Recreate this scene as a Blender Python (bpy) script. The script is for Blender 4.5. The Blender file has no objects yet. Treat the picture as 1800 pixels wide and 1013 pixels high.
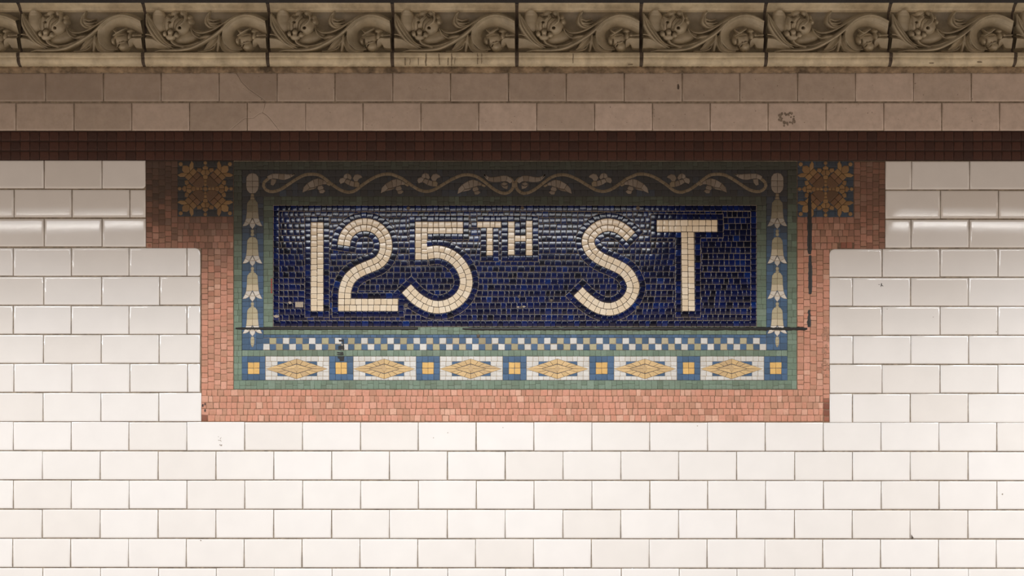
import bpy, math, random
import numpy as np

random.seed(125)
rnd = random.random
uni = random.uniform
SC = bpy.context.scene
COL = SC.collection

# ---------------------------------------------------------------- measures
# the wall is drawn in units of 1.5 mm ("u", x to the right, y down from the cornice)
S = 0.0015
D = 4.0              # camera to wall
ZC = 2.45            # height of the middle of the picture above the platform
CAMZ = ZC - 0.94     # eye height


def WX(u):
    return (u - 900.0) * S


def WZ(v):
    return ZC + (506.5 - v) * S


# ---------------------------------------------------------------- camera, world, lamps, exposure
cam_d = bpy.data.cameras.new('camera')
cam = bpy.data.objects.new('camera', cam_d)
COL.objects.link(cam)
cam.location = (0, -D, CAMZ)
cam.rotation_euler = (math.pi / 2, 0, 0)
cam_d.sensor_width = 36.0
cam_d.lens = 36.0 * D / (1800 * S)
cam_d.shift_y = (ZC - CAMZ) / (1800 * S)
SC.camera = cam

SC.view_settings.view_transform = 'Standard'
SC.view_settings.look = 'None'
SC.view_settings.gamma = 1.0
SC.view_settings.use_curve_mapping = False
SC.view_settings.exposure = 0.0

w = bpy.data.worlds.new('station_air')
SC.world = w
w.use_nodes = True
w.node_tree.nodes['Background'].inputs[0].default_value = (1.0, 0.80, 0.655, 1)
w.node_tree.nodes['Background'].inputs[1].default_value = 0.76


def lamp(x, power, y=-1.0, z=ZC + 0.46, sx=1.2, sy=0.2, col=(0.95, 1.0, 1.05), spread=None):
    d = bpy.data.lights.new('tube_or_added_lamp', 'AREA')
    d.shape = 'RECTANGLE'
    d.size = sx
    d.size_y = sy
    d.energy = power
    d.color = col
    if spread:
        d.spread = spread
    o = bpy.data.objects.new('tube_or_added_lamp', d)
    COL.objects.link(o)
    o.location = (x, y, z)
    return o


for lx, lk in ((-3.45, .9), (-1.79, .9), (-0.13, 1), (1.85, 1.12), (3.5, 1.15)):
    lamp(lx, 24.0 * lk, spread=math.radians(152))     # louvred fluorescent troffers
    lamp(lx, 2.4, sy=0.03, z=ZC + 0.455, col=(1.0, 0.95, 0.88))         # extra narrow lamp added below each to strengthen the glaze highlights

# ---------------------------------------------------------------- materials


def mat(name, c0, c1=None, rough=0.5, spec=0.5, noise=0.0, nscale=400.0, bump=0.0, bscale=900.0, dirt=None, dirt_amt=0.0, dscale=60.0, coat=0.0, soot=0.0):
    m = bpy.data.materials.new(name)
    m.use_nodes = True
    nt = m.node_tree
    bs = nt.nodes['Principled BSDF']
    bs.inputs['Roughness'].default_value = rough
    bs.inputs['Specular IOR Level'].default_value = spec
    if coat:
        bs.inputs['Coat Weight'].default_value = coat
        bs.inputs['Coat Roughness'].default_value = 0.06
    geo = nt.nodes.new('ShaderNodeNewGeometry')
    col = None
    if c1 is not None:
        at = nt.nodes.new('ShaderNodeAttribute')
        at.attribute_name = 'tint'
        rp = nt.nodes.new('ShaderNodeValToRGB')
        el = rp.color_ramp.elements
        cols = c0 if isinstance(c0, list) else [c0, c1]
        el[0].position = 0.0
        el[0].color = (*cols[0], 1)
        el[1].position = 1.0
        el[1].color = (*cols[-1], 1)
        for i in range(1, len(cols) - 1):
            e = el.new(i / (len(cols) - 1))
            e.color = (*cols[i], 1)
        nt.links.new(at.outputs['Fac'], rp.inputs[0])
        col = rp.outputs[0]
    else:
        rg = nt.nodes.new('ShaderNodeRGB')
        rg.outputs[0].default_value = (*c0, 1)
        col = rg.outputs[0]
    if noise > 0:
        n = nt.nodes.new('ShaderNodeTexNoise')
        n.inputs['Scale'].default_value = nscale
        n.inputs['Detail'].default_value = 5
        nt.links.new(geo.outputs['Position'], n.inputs['Vector'])
        mr = nt.nodes.new('ShaderNodeMapRange')
        mr.inputs[1].default_value = 0.3
        mr.inputs[2].default_value = 0.7
        mr.inputs[3].default_value = 1 - noise
        mr.inputs[4].default_value = 1 + noise * 0.5
        nt.links.new(n.outputs[0], mr.inputs[0])
        mx = nt.nodes.new('ShaderNodeVectorMath')
        mx.operation = 'SCALE'
        nt.links.new(col, mx.inputs[0])
        nt.links.new(mr.outputs[0], mx.inputs['Scale'])
        col = mx.outputs[0]
    if dirt is not None:
        n = nt.nodes.new('ShaderNodeTexNoise')
        n.inputs['Scale'].default_value = dscale
        n.inputs['Detail'].default_value = 8
        n.inputs['Roughness'].default_value = 0.65
        nt.links.new(geo.outputs['Position'], n.inputs['Vector'])
        mr = nt.nodes.new('ShaderNodeMapRange')
        mr.inputs[1].default_value = 0.45
        mr.inputs[2].default_value = 0.72
        mr.inputs[3].default_value = 0
        mr.inputs[4].default_value = dirt_amt
        nt.links.new(n.outputs[0], mr.inputs[0])
        mx = nt.nodes.new('ShaderNodeMix')
        mx.data_type = 'RGBA'
        nt.links.new(mr.outputs[0], mx.inputs[0])
        nt.links.new(col, mx.inputs[6])
        mx.inputs[7].default_value = (*dirt, 1)
        col = mx.outputs[2]
    if soot:
        at2 = nt.nodes.new('ShaderNodeAttribute')
        at2.attribute_name = 'soot'
        mu = nt.nodes.new('ShaderNodeMath')
        mu.operation = 'MULTIPLY'
        mu.inputs[1].default_value = soot
        nt.links.new(at2.outputs['Fac'], mu.inputs[0])
        mx = nt.nodes.new('ShaderNodeMix')
        mx.data_type = 'RGBA'
        nt.links.new(mu.outputs[0], mx.inputs[0])
        nt.links.new(col, mx.inputs[6])
        mx.inputs[7].default_value = (0.030, 0.025, 0.020, 1)
        col = mx.outputs[2]
    nt.links.new(col, bs.inputs['Base Color'])
    if bump > 0:
        n = nt.nodes.new('ShaderNodeTexNoise')
        n.inputs['Scale'].default_value = bscale
        n.inputs['Detail'].default_value = 3
        nt.links.new(geo.outputs['Position'], n.inputs['Vector'])
        b = nt.nodes.new('ShaderNodeBump')
        b.inputs['Strength'].default_value = 1.0
        b.inputs['Distance'].default_value = bump
        nt.links.new(n.outputs[0], b.inputs['Height'])
        nt.links.new(b.outputs[0], bs.inputs['Normal'])
    return m


M = {}
M['white_tile'] = mat('glazed_white_tile', [(0.72, 0.67, 0.615), (0.80, 0.775, 0.745), (0.83, 0.81, 0.79)], 1, rough=0.08, noise=0.03, nscale=14, bump=0.00004, bscale=55)
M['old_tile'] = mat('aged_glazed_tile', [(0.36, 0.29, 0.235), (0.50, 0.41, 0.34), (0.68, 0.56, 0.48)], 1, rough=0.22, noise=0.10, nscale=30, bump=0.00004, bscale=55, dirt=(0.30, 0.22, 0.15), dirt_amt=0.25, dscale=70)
M['mortar'] = mat('brown_mortar', (0.33, 0.27, 0.20), rough=0.9, noise=0.35, nscale=120, dirt=(0.10, 0.075, 0.05), dirt_amt=0.9, dscale=25)
M['navy'] = mat('navy_glass', [(0.0007, 0.0018, 0.011), (0.0009, 0.0036, 0.034), (0.0012, 0.0075, 0.070), (0.002, 0.022, 0.14)], 1, rough=0.11, noise=0.4, nscale=160, bump=0.0001, bscale=85)
M['navy_grout'] = mat('pale_grout', (0.25, 0.21, 0.165), rough=0.9, noise=0.3, nscale=200, dirt=(0.16, 0.12, 0.08), dirt_amt=0.7, dscale=40)
M['dark_grout'] = mat('dark_grout', (0.12, 0.085, 0.055), rough=0.9, noise=0.3, nscale=200, soot=0.5)
M['cream'] = mat('cream_glaze', [(0.74, 0.60, 0.42), (0.80, 0.67, 0.49), (0.84, 0.73, 0.57)], 1, rough=0.14, noise=0.03, nscale=150, bump=0.0001, bscale=85)
M['salmon'] = mat('salmon_clay', [(0.46, 0.215, 0.14), (0.53, 0.285, 0.19), (0.60, 0.275, 0.185), (0.63, 0.31, 0.22), (0.69, 0.40, 0.29)], 1, rough=0.6, spec=0.3, noise=0.10, nscale=220, dirt=(0.30, 0.15, 0.09), dirt_amt=0.35, dscale=9, soot=0.92)
M['salmon_grout'] = mat('earthy_grout', (0.24, 0.14, 0.085), rough=0.9, noise=0.3, nscale=200, soot=0.85)
M['rust'] = mat('rust_brown_clay', [(0.20, 0.065, 0.035), (0.30, 0.105, 0.06)], 1, rough=0.5, noise=0.1)
M['green'] = mat('sage_green_clay', [(0.135, 0.19, 0.135), (0.17, 0.24, 0.175), (0.21, 0.28, 0.215)], 1, rough=0.5, spec=0.35, noise=0.12, nscale=250, dirt=(0.12, 0.12, 0.075), dirt_amt=0.5, dscale=12, soot=0.9)
M['green_grout'] = mat('green_grey_grout', (0.10, 0.12, 0.09), rough=0.9, noise=0.45, nscale=90, soot=0.85)
M['slate'] = mat('slate_blue_clay', [(0.05, 0.095, 0.16), (0.062, 0.12, 0.21), (0.07, 0.138, 0.25)], 1, rough=0.5, spec=0.35, noise=0.12, nscale=250, soot=0.95)
M['slate_grout'] = mat('blue_grey_grout', (0.075, 0.10, 0.13), rough=0.9, noise=0.5, nscale=90, soot=0.85)
M['white_clay'] = mat('off_white_clay', [(0.58, 0.555, 0.51), (0.68, 0.665, 0.63)], 1, rough=0.5, spec=0.35, noise=0.08, nscale=250)
M['olive'] = mat('olive_beige_clay', [(0.33, 0.28, 0.165), (0.42, 0.385, 0.23), (0.50, 0.42, 0.29)], 1, rough=0.5, spec=0.35, noise=0.1)
M['tan_grout'] = mat('tan_grout', (0.38, 0.29, 0.18), rough=0.9, noise=0.3, nscale=200, soot=0.6)
M['buff'] = mat('buff_clay', [(0.52, 0.36, 0.19), (0.62, 0.43, 0.205), (0.68, 0.475, 0.24)], 1, rough=0.5, spec=0.35, noise=0.12, nscale=200)
M['gold'] = mat('golden_clay', [(0.66, 0.40, 0.13), (0.74, 0.47, 0.16)], 1, rough=0.5, spec=0.35, noise=0.1)
M['leaf'] = mat('dusty_cream_clay', [(0.34, 0.26, 0.19), (0.46, 0.37, 0.29), (0.54, 0.45, 0.37)], 1, rough=0.5, spec=0.35, noise=0.12, soot=0.66)
M['vine'] = mat('tan_clay', [(0.25, 0.185, 0.11), (0.34, 0.26, 0.165)], 1, rough=0.5, spec=0.35, noise=0.12, soot=0.55)
M['bell'] = mat('bell_tan_clay', [(0.36, 0.31, 0.20), (0.44, 0.39, 0.25), (0.60, 0.51, 0.35), (0.68, 0.63, 0.56)], 1, rough=0.5, spec=0.35, noise=0.1, soot=0.74)
M['rose_gold'] = mat('ochre_clay', [(0.26, 0.135, 0.05), (0.34, 0.19, 0.075), (0.44, 0.26, 0.105)], 1, rough=0.5, spec=0.35, noise=0.12, soot=0.55)
M['rose_brown'] = mat('umber_clay', [(0.15, 0.078, 0.036), (0.26, 0.13, 0.062)], 1, rough=0.5, spec=0.35, noise=0.12, soot=0.55)
M['band'] = mat('oxblood_clay', [(0.050, 0.022, 0.016), (0.068, 0.027, 0.018), (0.080, 0.032, 0.021)], 1, rough=0.45, spec=0.35, noise=0.12)
M['band_grout'] = mat('black_brown_grout', (0.04, 0.02, 0.014), rough=0.9, noise=0.3)
M['glaze'] = mat('olive_tan_faience', [(0.38, 0.325, 0.225), (0.52, 0.45, 0.32)], 1, rough=0.30, noise=0.18, nscale=35, dirt=(0.19, 0.155, 0.10), dirt_amt=0.5, dscale=18, bump=0.0002, bscale=90)
M['glaze_pale'] = mat('pale_worn_faience', (0.72, 0.625, 0.44), rough=0.30, noise=0.15, nscale=35, dirt=(0.26, 0.205, 0.125), dirt_amt=0.6, dscale=22, bump=0.0002, bscale=90)
M['glaze_ground'] = mat('smoky_faience_ground', (0.27, 0.23, 0.16), rough=0.35, noise=0.2, nscale=35, dirt=(0.10, 0.085, 0.06), dirt_amt=0.7, dscale=14)
M['joint'] = mat('sooty_joint_mortar', (0.11, 0.085, 0.065), rough=0.9, noise=0.4, nscale=80)
M['bed'] = mat('crumbling_mortar', (0.33, 0.24, 0.15), rough=0.95, noise=0.4, nscale=60, dirt=(0.05, 0.035, 0.022), dirt_amt=1.0, dscale=22, bump=0.002, bscale=120)
M['black'] = mat('black_residue', (0.012, 0.010, 0.009), rough=0.45, noise=0.4, nscale=150)
M['plug'] = mat('rusty_plug', (0.10, 0.075, 0.055), rough=0.6, noise=0.4, nscale=300)
M['ink'] = mat('black_ink', (0.02, 0.018, 0.018), rough=0.7)
M['red_ink'] = mat('red_ink', (0.30, 0.03, 0.02), rough=0.6)
M['residue'] = mat('grey_brown_residue', (0.27, 0.215, 0.165), rough=0.8, noise=0.4, nscale=200)
M['drip'] = mat('dried_dirty_water', (0.24, 0.19, 0.125), rough=0.7, noise=0.3, nscale=150)
M['stain'] = mat('brown_stain', (0.42, 0.22, 0.145), rough=0.8, noise=0.3, nscale=200)
M['floor'] = mat('grey_concrete', (0.55, 0.50, 0.45), rough=0.8, noise=0.15, nscale=8)
M['ceiling'] = mat('dark_painted_ceiling', (0.05, 0.048, 0.05), rough=0.8, noise=0.2, nscale=12)
M['chip'] = mat('bare_tile_body', (0.42, 0.35, 0.27), rough=0.85, noise=0.3, nscale=300)

# ---------------------------------------------------------------- object helpers
WPOS = {}


def link(o, parent, pos):
    COL.objects.link(o)
    WPOS[o.name] = pos
    if parent is not None:
        o.parent = parent
        q = WPOS[parent.name]
        o.location = (pos[0] - q[0], pos[1] - q[1], pos[2] - q[2])
    else:
        o.location = pos
    return o


def tag(o, label=None, cat=None, group=None, kind=None):
    if label:
        o['label'] = label
    if cat:
        o['category'] = cat
    if group:
        o['group'] = group
    if kind:
        o['kind'] = kind
    return o


def empty(name, pos, parent=None):
    o = bpy.data.objects.new(name, None)
    o.empty_display_size = 0.05
    return link(o, parent, pos)


def area(p):
    a = 0
    for i in range(len(p)):
        x0, y0 = p[i]
        x1, y1 = p[(i + 1) % len(p)]
        a += x0 * y1 - x1 * y0
    return a / 2


def orient(p):
    """vertices counter-clockwise as seen from the platform (y grows downwards in u)"""
    return list(p) if area(p) < 0 else list(reversed(p))


def inset(p, d):
    n = len(p)
    out = []
    for i in range(n):
        x0, y0 = p[i - 1]
        x1, y1 = p[i]
        x2, y2 = p[(i + 1) % n]
        ax, ay = x1 - x0, y1 - y0
        bx, by = x2 - x1, y2 - y1
        la = math.hypot(ax, ay) or 1e-6
        lb = math.hypot(bx, by) or 1e-6
        # inward normals for this orientation
        nax, nay = ay / la, -ax / la
        nbx, nby = by / lb, -bx / lb
        mx, my = nax + nbx, nay + nby
        k = mx * mx + my * my
        if k < 0.35:
            k = 0.35
        out.append((x1 + d * 2 * mx / k, y1 + d * 2 * my / k))
    return out


def centroid(p):
    return (sum(q[0] for q in p) / len(p), sum(q[1] for q in p) / len(p))


def grime(c):
    """how much of the old unwashed film the porous clay pieces of the upper mosaic still carry, piece by piece"""
    t = min(1, max(0, (545 + 14 * math.sin(c[0] * .021) + uni(-22, 22) - c[1]) / 222))
    k = .78 if c[0] > 1400 else 1.0      # weaker at the right-hand end
    return min(1, max(0, (t * t * (3 - 2 * t)) * k + uni(-.05, .05)))


class Bin:
    """collects prisms; build() links them as one mesh object"""

    def __init__(self):
        self.v, self.f, self.t, self.s = [], [], [], []

    def piece(self, poly, top=0.0, base=-2.15, tint=0.5, gap=0.4, drop=0.6, e1=0.35, e2=1.9, d1=0.12, tilt=(0, 0)):
        p = orient(poly)
        r0 = inset(p, gap) if gap else p
        r1 = inset(r0, e1)
        r2 = inset(r0, e2)
        c = centroid(r0)
        n = len(r0)
        o = len(self.v)
        st = grime(c)

        def add(ring, h):
            for (x, y) in ring:
                hh = h + (tilt[0] * (x - c[0]) + tilt[1] * (y - c[1])) * 1.5 if h > base else h
                self.v.append((WX(x), -hh * 0.001, WZ(y)))
                self.t.append(tint)
                self.s.append(st)
        add(r0, base)
        add(r0, top - drop)
        add(r1, top - d1)
        add(r2, top)
        for k in range(3):
            for i in range(n):
                j = (i + 1) % n
                self.f.append((o + k * n + i, o + k * n + j, o + (k + 1) * n + j, o + (k + 1) * n + i))
        self.f.append(tuple(o + 3 * n + i for i in range(n)))

    def slab(self, poly, top, base, tint=0.5):
        p = orient(poly)
        n = len(p)
        o = len(self.v)
        for h in (base, top):
            for (x, y) in p:
                self.v.append((WX(x), -h * 0.001, WZ(y)))
                self.t.append(tint)
                self.s.append(grime((x, y)))
        for i in range(n):
            j = (i + 1) % n
            self.f.append((o + i, o + j, o + n + j, o + n + i))
        self.f.append(tuple(o + n + i for i in range(n)))

    def build(self, name, m, parent=None, smooth=True, origin=None):
        v = np.array(self.v, dtype=float)
        if origin is None:
            c = (v.min(0) + v.max(0)) / 2
            origin = (float(c[0]), float(v[:, 1].max()), float(c[2]))
        v = v - np.array(origin)
        me = bpy.data.meshes.new(name)
        me.from_pydata(v.tolist(), [], self.f)
        a = me.attributes.new('tint', 'FLOAT', 'POINT')
        a.data.foreach_set('value', self.t)
        if len(self.s) == len(self.v):
            a = me.attributes.new('soot', 'FLOAT', 'POINT')
            a.data.foreach_set('value', self.s)
        if smooth:
            me.polygons.foreach_set('use_smooth', [True] * len(me.polygons))
        me.materials.append(m)
        o = bpy.data.objects.new(name, me)
        return link(o, parent, origin)


def rect(x0, y0, x1, y1):
    return [(x0, y0), (x1, y0), (x1, y1), (x0, y1)]


def jit(poly, j):
    return [(x + uni(-j, j), y + uni(-j, j)) for x, y in poly]


def one(name, poly, m, parent, **kw):
    b = Bin()
    b.piece(poly, **kw)
    return b.build(name, m, parent)


def spread_out(pieces, name, field, m, parent, limit=300):
    """the pieces that show largest become objects of their own, the rest one joined part"""
    order = sorted(range(len(pieces)), key=lambda i: -abs(area(pieces[i][0])))
    b = Bin()
    for k, i in enumerate(order):
        poly, kw = pieces[i]
        if k < limit:
            one(name, poly, m, parent, **kw)
        else:
            b.piece(poly, **kw)
    if b.v:
        tag(b.build(field, m, parent), kind='stuff')


def part_of(name, pieces, m_back, parent, back_top, dil=0.7, base=-2.15):
    """a part: its bed of grout as own mesh, its tesserae as sub-parts. pieces = (piece name, polygon, material, settings)"""
    b = Bin()
    for nm, poly, m, kw in pieces:
        b.slab(inset(orient(poly), -dil), back_top, base)
    o = b.build(name, m_back, parent, smooth=False)
    for nm, poly, m, kw in pieces:
        one(nm, poly, m, o, **kw)
    return o


# ---------------------------------------------------------------- curves
def smooth_line(pts, n=14):
    P = [np.array(p, float) for p in pts]
    P = [2 * P[0] - P[1]] + P + [2 * P[-1] - P[-2]]
    out = []
    for i in range(1, len(P) - 2):
        p0, p1, p2, p3 = P[i - 1:i + 3]
        for k in range(n):
            t = k / n
            out.append(0.5 * ((2 * p1) + (-p0 + p2) * t + (2 * p0 - 5 * p1 + 4 * p2 - p3) * t * t + (-p0 + 3 * p1 - 3 * p2 + p3) * t ** 3))
    out.append(P[-2])
    return np.array(out)


def lane(line, a, b, step, phase=0.0, ext0=0.0, ext1=0.0, jitter=0.12):
    """quads between the two curves offset from a line by a and b, cut about every step"""
    L = line.copy()
    t0 = L[0] - L[1]
    t1 = L[-1] - L[-2]
    t0 = t0 / np.linalg.norm(t0)
    t1 = t1 / np.linalg.norm(t1)
    if ext0:
        L = np.vstack([L[0] + t0 * ext0, L])
    if ext1:
        L = np.vstack([L, L[-1] + t1 * ext1])
    T = np.gradient(L, axis=0)
    T /= np.linalg.norm(T, axis=1)[:, None]
    N = np.stack([-T[:, 1], T[:, 0]], 1)
    A = L + N * (a if np.isscalar(a) else np.interp(np.linspace(0, 1, len(L)), np.linspace(0, 1, len(a)), a)[:, None])
    B = L + N * (b if np.isscalar(b) else np.interp(np.linspace(0, 1, len(L)), np.linspace(0, 1, len(b)), b)[:, None])
    Mid = (A + B) / 2
    s = np.concatenate([[0], np.cumsum(np.linalg.norm(np.diff(Mid, axis=0), axis=1))])
    n = max(1, int(round(s[-1] / step)))
    cuts = [0.0]
    for i in range(1, n):
        cuts.append(s[-1] * (i + phase * 0.5 + uni(-jitter, jitter)) / n)
    cuts.append(s[-1])

    def at(C, q):
        return (float(np.interp(q, s, C[:, 0])), float(np.interp(q, s, C[:, 1])))
    out = []
    for i in range(len(cuts) - 1):
        q0, q1 = cuts[i], cuts[i + 1]
        if q1 - q0 < 1.5:
            continue
        m = (q0 + q1) / 2
        pa = [at(A, q0), at(A, m), at(A, q1)]
        pb = [at(B, q1), at(B, m), at(B, q0)]
        out.append(pa + pb)
    return out


def row(x0, y0, x1, y1, step=10.4, jx=0.8, jy=0.2):
    """a run of tesserae, along x when wider than tall"""
    out = []
    if (x1 - x0) >= (y1 - y0):
        n = max(1, int(round((x1 - x0) / step)))
        c = [x0] + [x0 + (x1 - x0) * (i + uni(-.16, .16)) / n for i in range(1, n)] + [x1]
        for i in range(n):
            s0, s1 = uni(-jx, jx) * .5, uni(-jx, jx) * .5
            out.append([(c[i], y0 + uni(-jy, jy)), (c[i + 1], y0 + uni(-jy, jy)), (c[i + 1] + 0, y1 + uni(-jy, jy)), (c[i], y1 + uni(-jy, jy))])
    else:
        n = max(1, int(round((y1 - y0) / step)))
        c = [y0] + [y0 + (y1 - y0) * (i + uni(-.16, .16)) / n for i in range(1, n)] + [y1]
        for i in range(n):
            out.append([(x0 + uni(-jy, jy), c[i]), (x1 + uni(-jy, jy), c[i]), (x1 + uni(-jy, jy), c[i + 1]), (x0 + uni(-jy, jy), c[i + 1])])
    return out


# ---------------------------------------------------------------- the setting
def box(name, p0, p1, m, parent=None):
    x0, y0, z0 = p0
    x1, y1, z1 = p1
    v = [(x0, y0, z0), (x1, y0, z0), (x1, y1, z0), (x0, y1, z0), (x0, y0, z1), (x1, y0, z1), (x1, y1, z1), (x0, y1, z1)]
    f = [(0, 3, 2, 1), (4, 5, 6, 7), (0, 1, 5, 4), (1, 2, 6, 5), (2, 3, 7, 6), (3, 0, 4, 7)]
    me = bpy.data.meshes.new(name)
    me.from_pydata(v, [], f)
    me.materials.append(m)
    o = bpy.data.objects.new(name, me)
    return link(o, parent, (0, 0, 0))


HALF = 2.6
floor = tag(box('floor', (-4, -6, -0.1), (4, 0.3, 0), M['floor']), kind='structure')
CEIL = ZC + 1.15
ceiling = tag(box('ceiling', (-4, -6, CEIL), (4, 0.3, CEIL + 0.12), M['ceiling']), kind='structure')
# mortar bed of the wall, its front just behind the faces of the tiles
wall = tag(box('wall_back', (-HALF, 0.0022, 0.0), (HALF, 0.16, CEIL), M['mortar']), kind='structure')

# white glazed tiles: (top, bottom, first joint, left end, right end, tilt of the row)
PITCH = 101.72
GV = 0.9     # half a bed joint


def tile_piece(poly, old, tint, bin=None, name='tile', top=0.0):
    b = bin or Bin()
    b.piece(poly, top=top, base=-3.5, tint=tint, gap=0.0, drop=0.8, e1=0.7, e2=3.6, d1=0.11,
            tilt=(uni(-.0022, .0022), uni(-.0028, .0028)))
    if bin is None:
        b.build(name, M['old_tile'] if old else M['white_tile'], wall)


field_w, field_o = Bin(), Bin()


def round_corners(x0, y0, x1, y1, tl=0, tr=0, br=0, bl=0):
    out = []
    for (cx, cy, r, a0) in ((x0 + tl, y0 + tl, tl, 180), (x1 - tr, y0 + tr, tr, 270), (x1 - br, y1 - br, br, 0), (x0 + bl, y1 - bl, bl, 90)):
        if r == 0:
            out.append((cx, cy))
        else:
            for k in range(5):
                a = math.radians(a0 + k * 22.5)
                out.append((cx + r * math.cos(a), cy + r * math.sin(a)))
    return out


def course(y0, y1, joint, left, right, old=False, slope=0.0, tint=0.55, corners=None, skip=()):
    gx = 0.75
    k0 = int(math.floor((left - joint) / PITCH))
    x = joint + k0 * PITCH
    while x < right:
        a, b = max(x, left), min(x + PITCH, right)
        xa = a + (gx if a > left else 0.0)
        xb = b - (gx if b < right else 0.0)
        x += PITCH
        if xb - xa < 4:
            continue
        if any(abs((a + b) / 2 - s) < 40 for s in skip):
            continue
        dy = slope * ((a + b) / 2 - 900) / 900
        q0, q1 = y0 + dy + uni(-.35, .35), y1 + dy + uni(-.35, .35)
        xa += uni(-.3, .3)
        xb += uni(-.3, .3)
        cr = {}
        if corners:
            if abs(b - right) < .1 and 'r' in corners:
                cr = corners['r']
            if abs(a - left) < .1 and 'l' in corners:
                cr = corners['l']
        poly = round_corners(xa, q0, xb, q1, **cr) if cr else rect(xa, q0, xb, q1)
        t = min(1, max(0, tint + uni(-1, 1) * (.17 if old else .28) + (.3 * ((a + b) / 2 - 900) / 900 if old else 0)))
        seen = xb > -2 and xa < 1802 and q0 < 1012
        tile_piece(poly, old, t, None if seen else (field_o if old else field_w))


EL, ER = -500, 2300
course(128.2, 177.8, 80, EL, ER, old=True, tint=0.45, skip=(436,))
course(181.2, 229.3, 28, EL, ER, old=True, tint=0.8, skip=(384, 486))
SIDE = [  # top, bottom, joint left, joint right
    (282.2, 331.0, 77.5, 1602.5), (333.8, 382.2, 24.5, 1653.5), (385.0, 433.4, 77.5, 1601.8), (436.2, 484.8, 23.4, 1550.8),
    (487.0, 536.0, 76.8, 1499.0), (538.0, 587.0, 23.2, 1550.8), (589.0, 638.0, 76.2, 1499.4), (640.2, 689.2, 24.4, 1550.8), (691.2, 740.8, 75.4, 1498.6)]
for i, (a, b, jl, jr) in enumerate(SIDE):
    lend = 255.8 if i < 3 else (351.6 if i < 8 else 353.4)
    rend = 1556.6 if i < 3 else 1458.6
    cl = cr_ = None
    if i == 0:
        cl = {'r': {'br': 6}}
    if i == 3:
        cl = {'r': {'tr': 9, 'br': 4}}
        cr_ = {'l': {'tl': 9}}
    course(a, b, jl, EL, lend, corners=cl, slope=0.0)
    course(a + 1.6, b + 1.6, jr, rend, ER, corners=cr_, slope=0.0)
LOW = [(742.9, 792.3, 23.2), (794.4, 843.8, 74.4), (845.7, 895.0, 23.4), (897.0, 946.4, 74.2), (948.4, 997.9, 22.2), (1000.0, 1049.2, 75.0)]
for a, b, j in LOW:
    course(a, b, j, EL, ER, slope=0.7, tint=0.62)
for k in range(1, 14):
    course(1000.0 + 51.4 * k, 1049.2 + 51.4 * k, 75.0 - (k % 2) * 51, EL, ER, slope=0.7)

# two cracked tiles, laid as their broken pieces
cracked = [
    ([(386, 128.2), (415, 128.2), (424, 144), (437, 157), (452, 167.5), (461, 174), (465.5, 177.8), (386, 177.8)], .42),
    ([(415.4, 128.2), (486.5, 128.2), (486.5, 177.8), (466, 177.8), (461.4, 173.6), (452.4, 167), (437.4, 156.5), (424.4, 143.5)], .12),
    ([(435.4, 181.2), (466, 181.2), (464, 190), (460.8, 198), (455, 200), (445, 207.5), (435.4, 208)], .6),
    ([(435.4, 208.4), (445.2, 208), (455.2, 200.5), (461, 198.4), (469, 203), (476, 211), (490.4, 229.3), (435.4, 229.3)], .85),
    ([(466.4, 181.2), (536.6, 181.2), (536.6, 229.3), (491, 229.3), (476.6, 210.6), (469.4, 202.6), (461.4, 197.8), (464.5, 190)], .72),
    ([(334, 181.2), (433.8, 181.2), (433.8, 208), (428, 209), (415, 220), (403.6, 229.3), (334, 229.3)], .4),
    ([(433.8, 208.4), (433.8, 229.3), (404.3, 229.3), (415.3, 220.3), (428.3, 209.4)], .6)]
for p, t in cracked:
    b = Bin()
    b.piece(p, top=0, base=-3.5, tint=t, gap=0, drop=0.25, e1=0.3, e2=2.5, d1=0.06, tilt=(uni(-.002, .002), uni(-.002, .002)))
    b.build('tile_fragment', M['old_tile'], wall)
tag(field_w.build('tile_field', M['white_tile'], wall), kind='stuff')
tag(field_o.build('aged_tile_field', M['old_tile'], wall), kind='stuff')


# marks on the tiles
def blot(x, y, r, n=9, jitter=.3, ry=None):
    return [(x + (r * (1 + uni(-jitter, jitter))) * math.cos(2 * math.pi * i / n), y + ((ry or r) * (1 + uni(-jitter, jitter))) * math.sin(2 * math.pi * i / n)) for i in range(n)]


def flat_mark(name, polys, m, parent, top=0.35, base=-0.4):
    b = Bin()
    for i, p in enumerate(polys):
        b.slab(p, top + .015 * i, base)
    return b.build(name, m, parent, smooth=False)


ring = []
for i in range(44):
    a = uni(0, 2 * math.pi)
    rr = uni(7, 14.5)
    if -2.2 < a - 2 * math.pi < -1.9:
        continue
    ring.append(blot(1383.5 + rr * math.cos(a) * 1.02, 209 + rr * math.sin(a) * .9, uni(1.2, 2.6), 7))
flat_mark('dried_stain', ring, M['residue'], wall)
flat_mark('dark_drip', [blot(1192, 153, 2.0, 8, .2, ry=5.2)], M['plug'], wall)
flat_mark('ink_scrawl', [[(1549, 498), (1550.4, 498.4), (1549, 504.5), (1548, 504)], [(1549.3, 500.5), (1552.6, 503), (1552.2, 503.8), (1549, 501.6)], [(1544, 500), (1546.6, 500.2), (1546.6, 500.8), (1544, 500.6)]], M['ink'], wall, base=-1)
flat_mark('scuff', [blot(387 + uni(-4, 5), 776 + uni(-8, 8), uni(.5, 1.1), 5) for _ in range(12)], M['residue'], wall, base=-1)
flat_mark('chipped_corner', [[(1601.8, 940), (1606, 946), (1604, 947.6), (1601.6, 947.2)]], M['plug'], wall, base=-1)
for (x, y, r) in ((884, 752, .8), (787, 761, .7), (762, 770, .8), (1226, 749, .9), (353, 950.5, 1.1), (1762, 869, 1.2), (1448, 792.8, 1.2), (1559.5, 543.5, .7), (1640.5, 557.5, .7), (1751.5, 583.4, 1.0)):
    flat_mark('speck', [blot(x, y, r, 6)], M['residue'], wall, base=-1)
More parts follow.
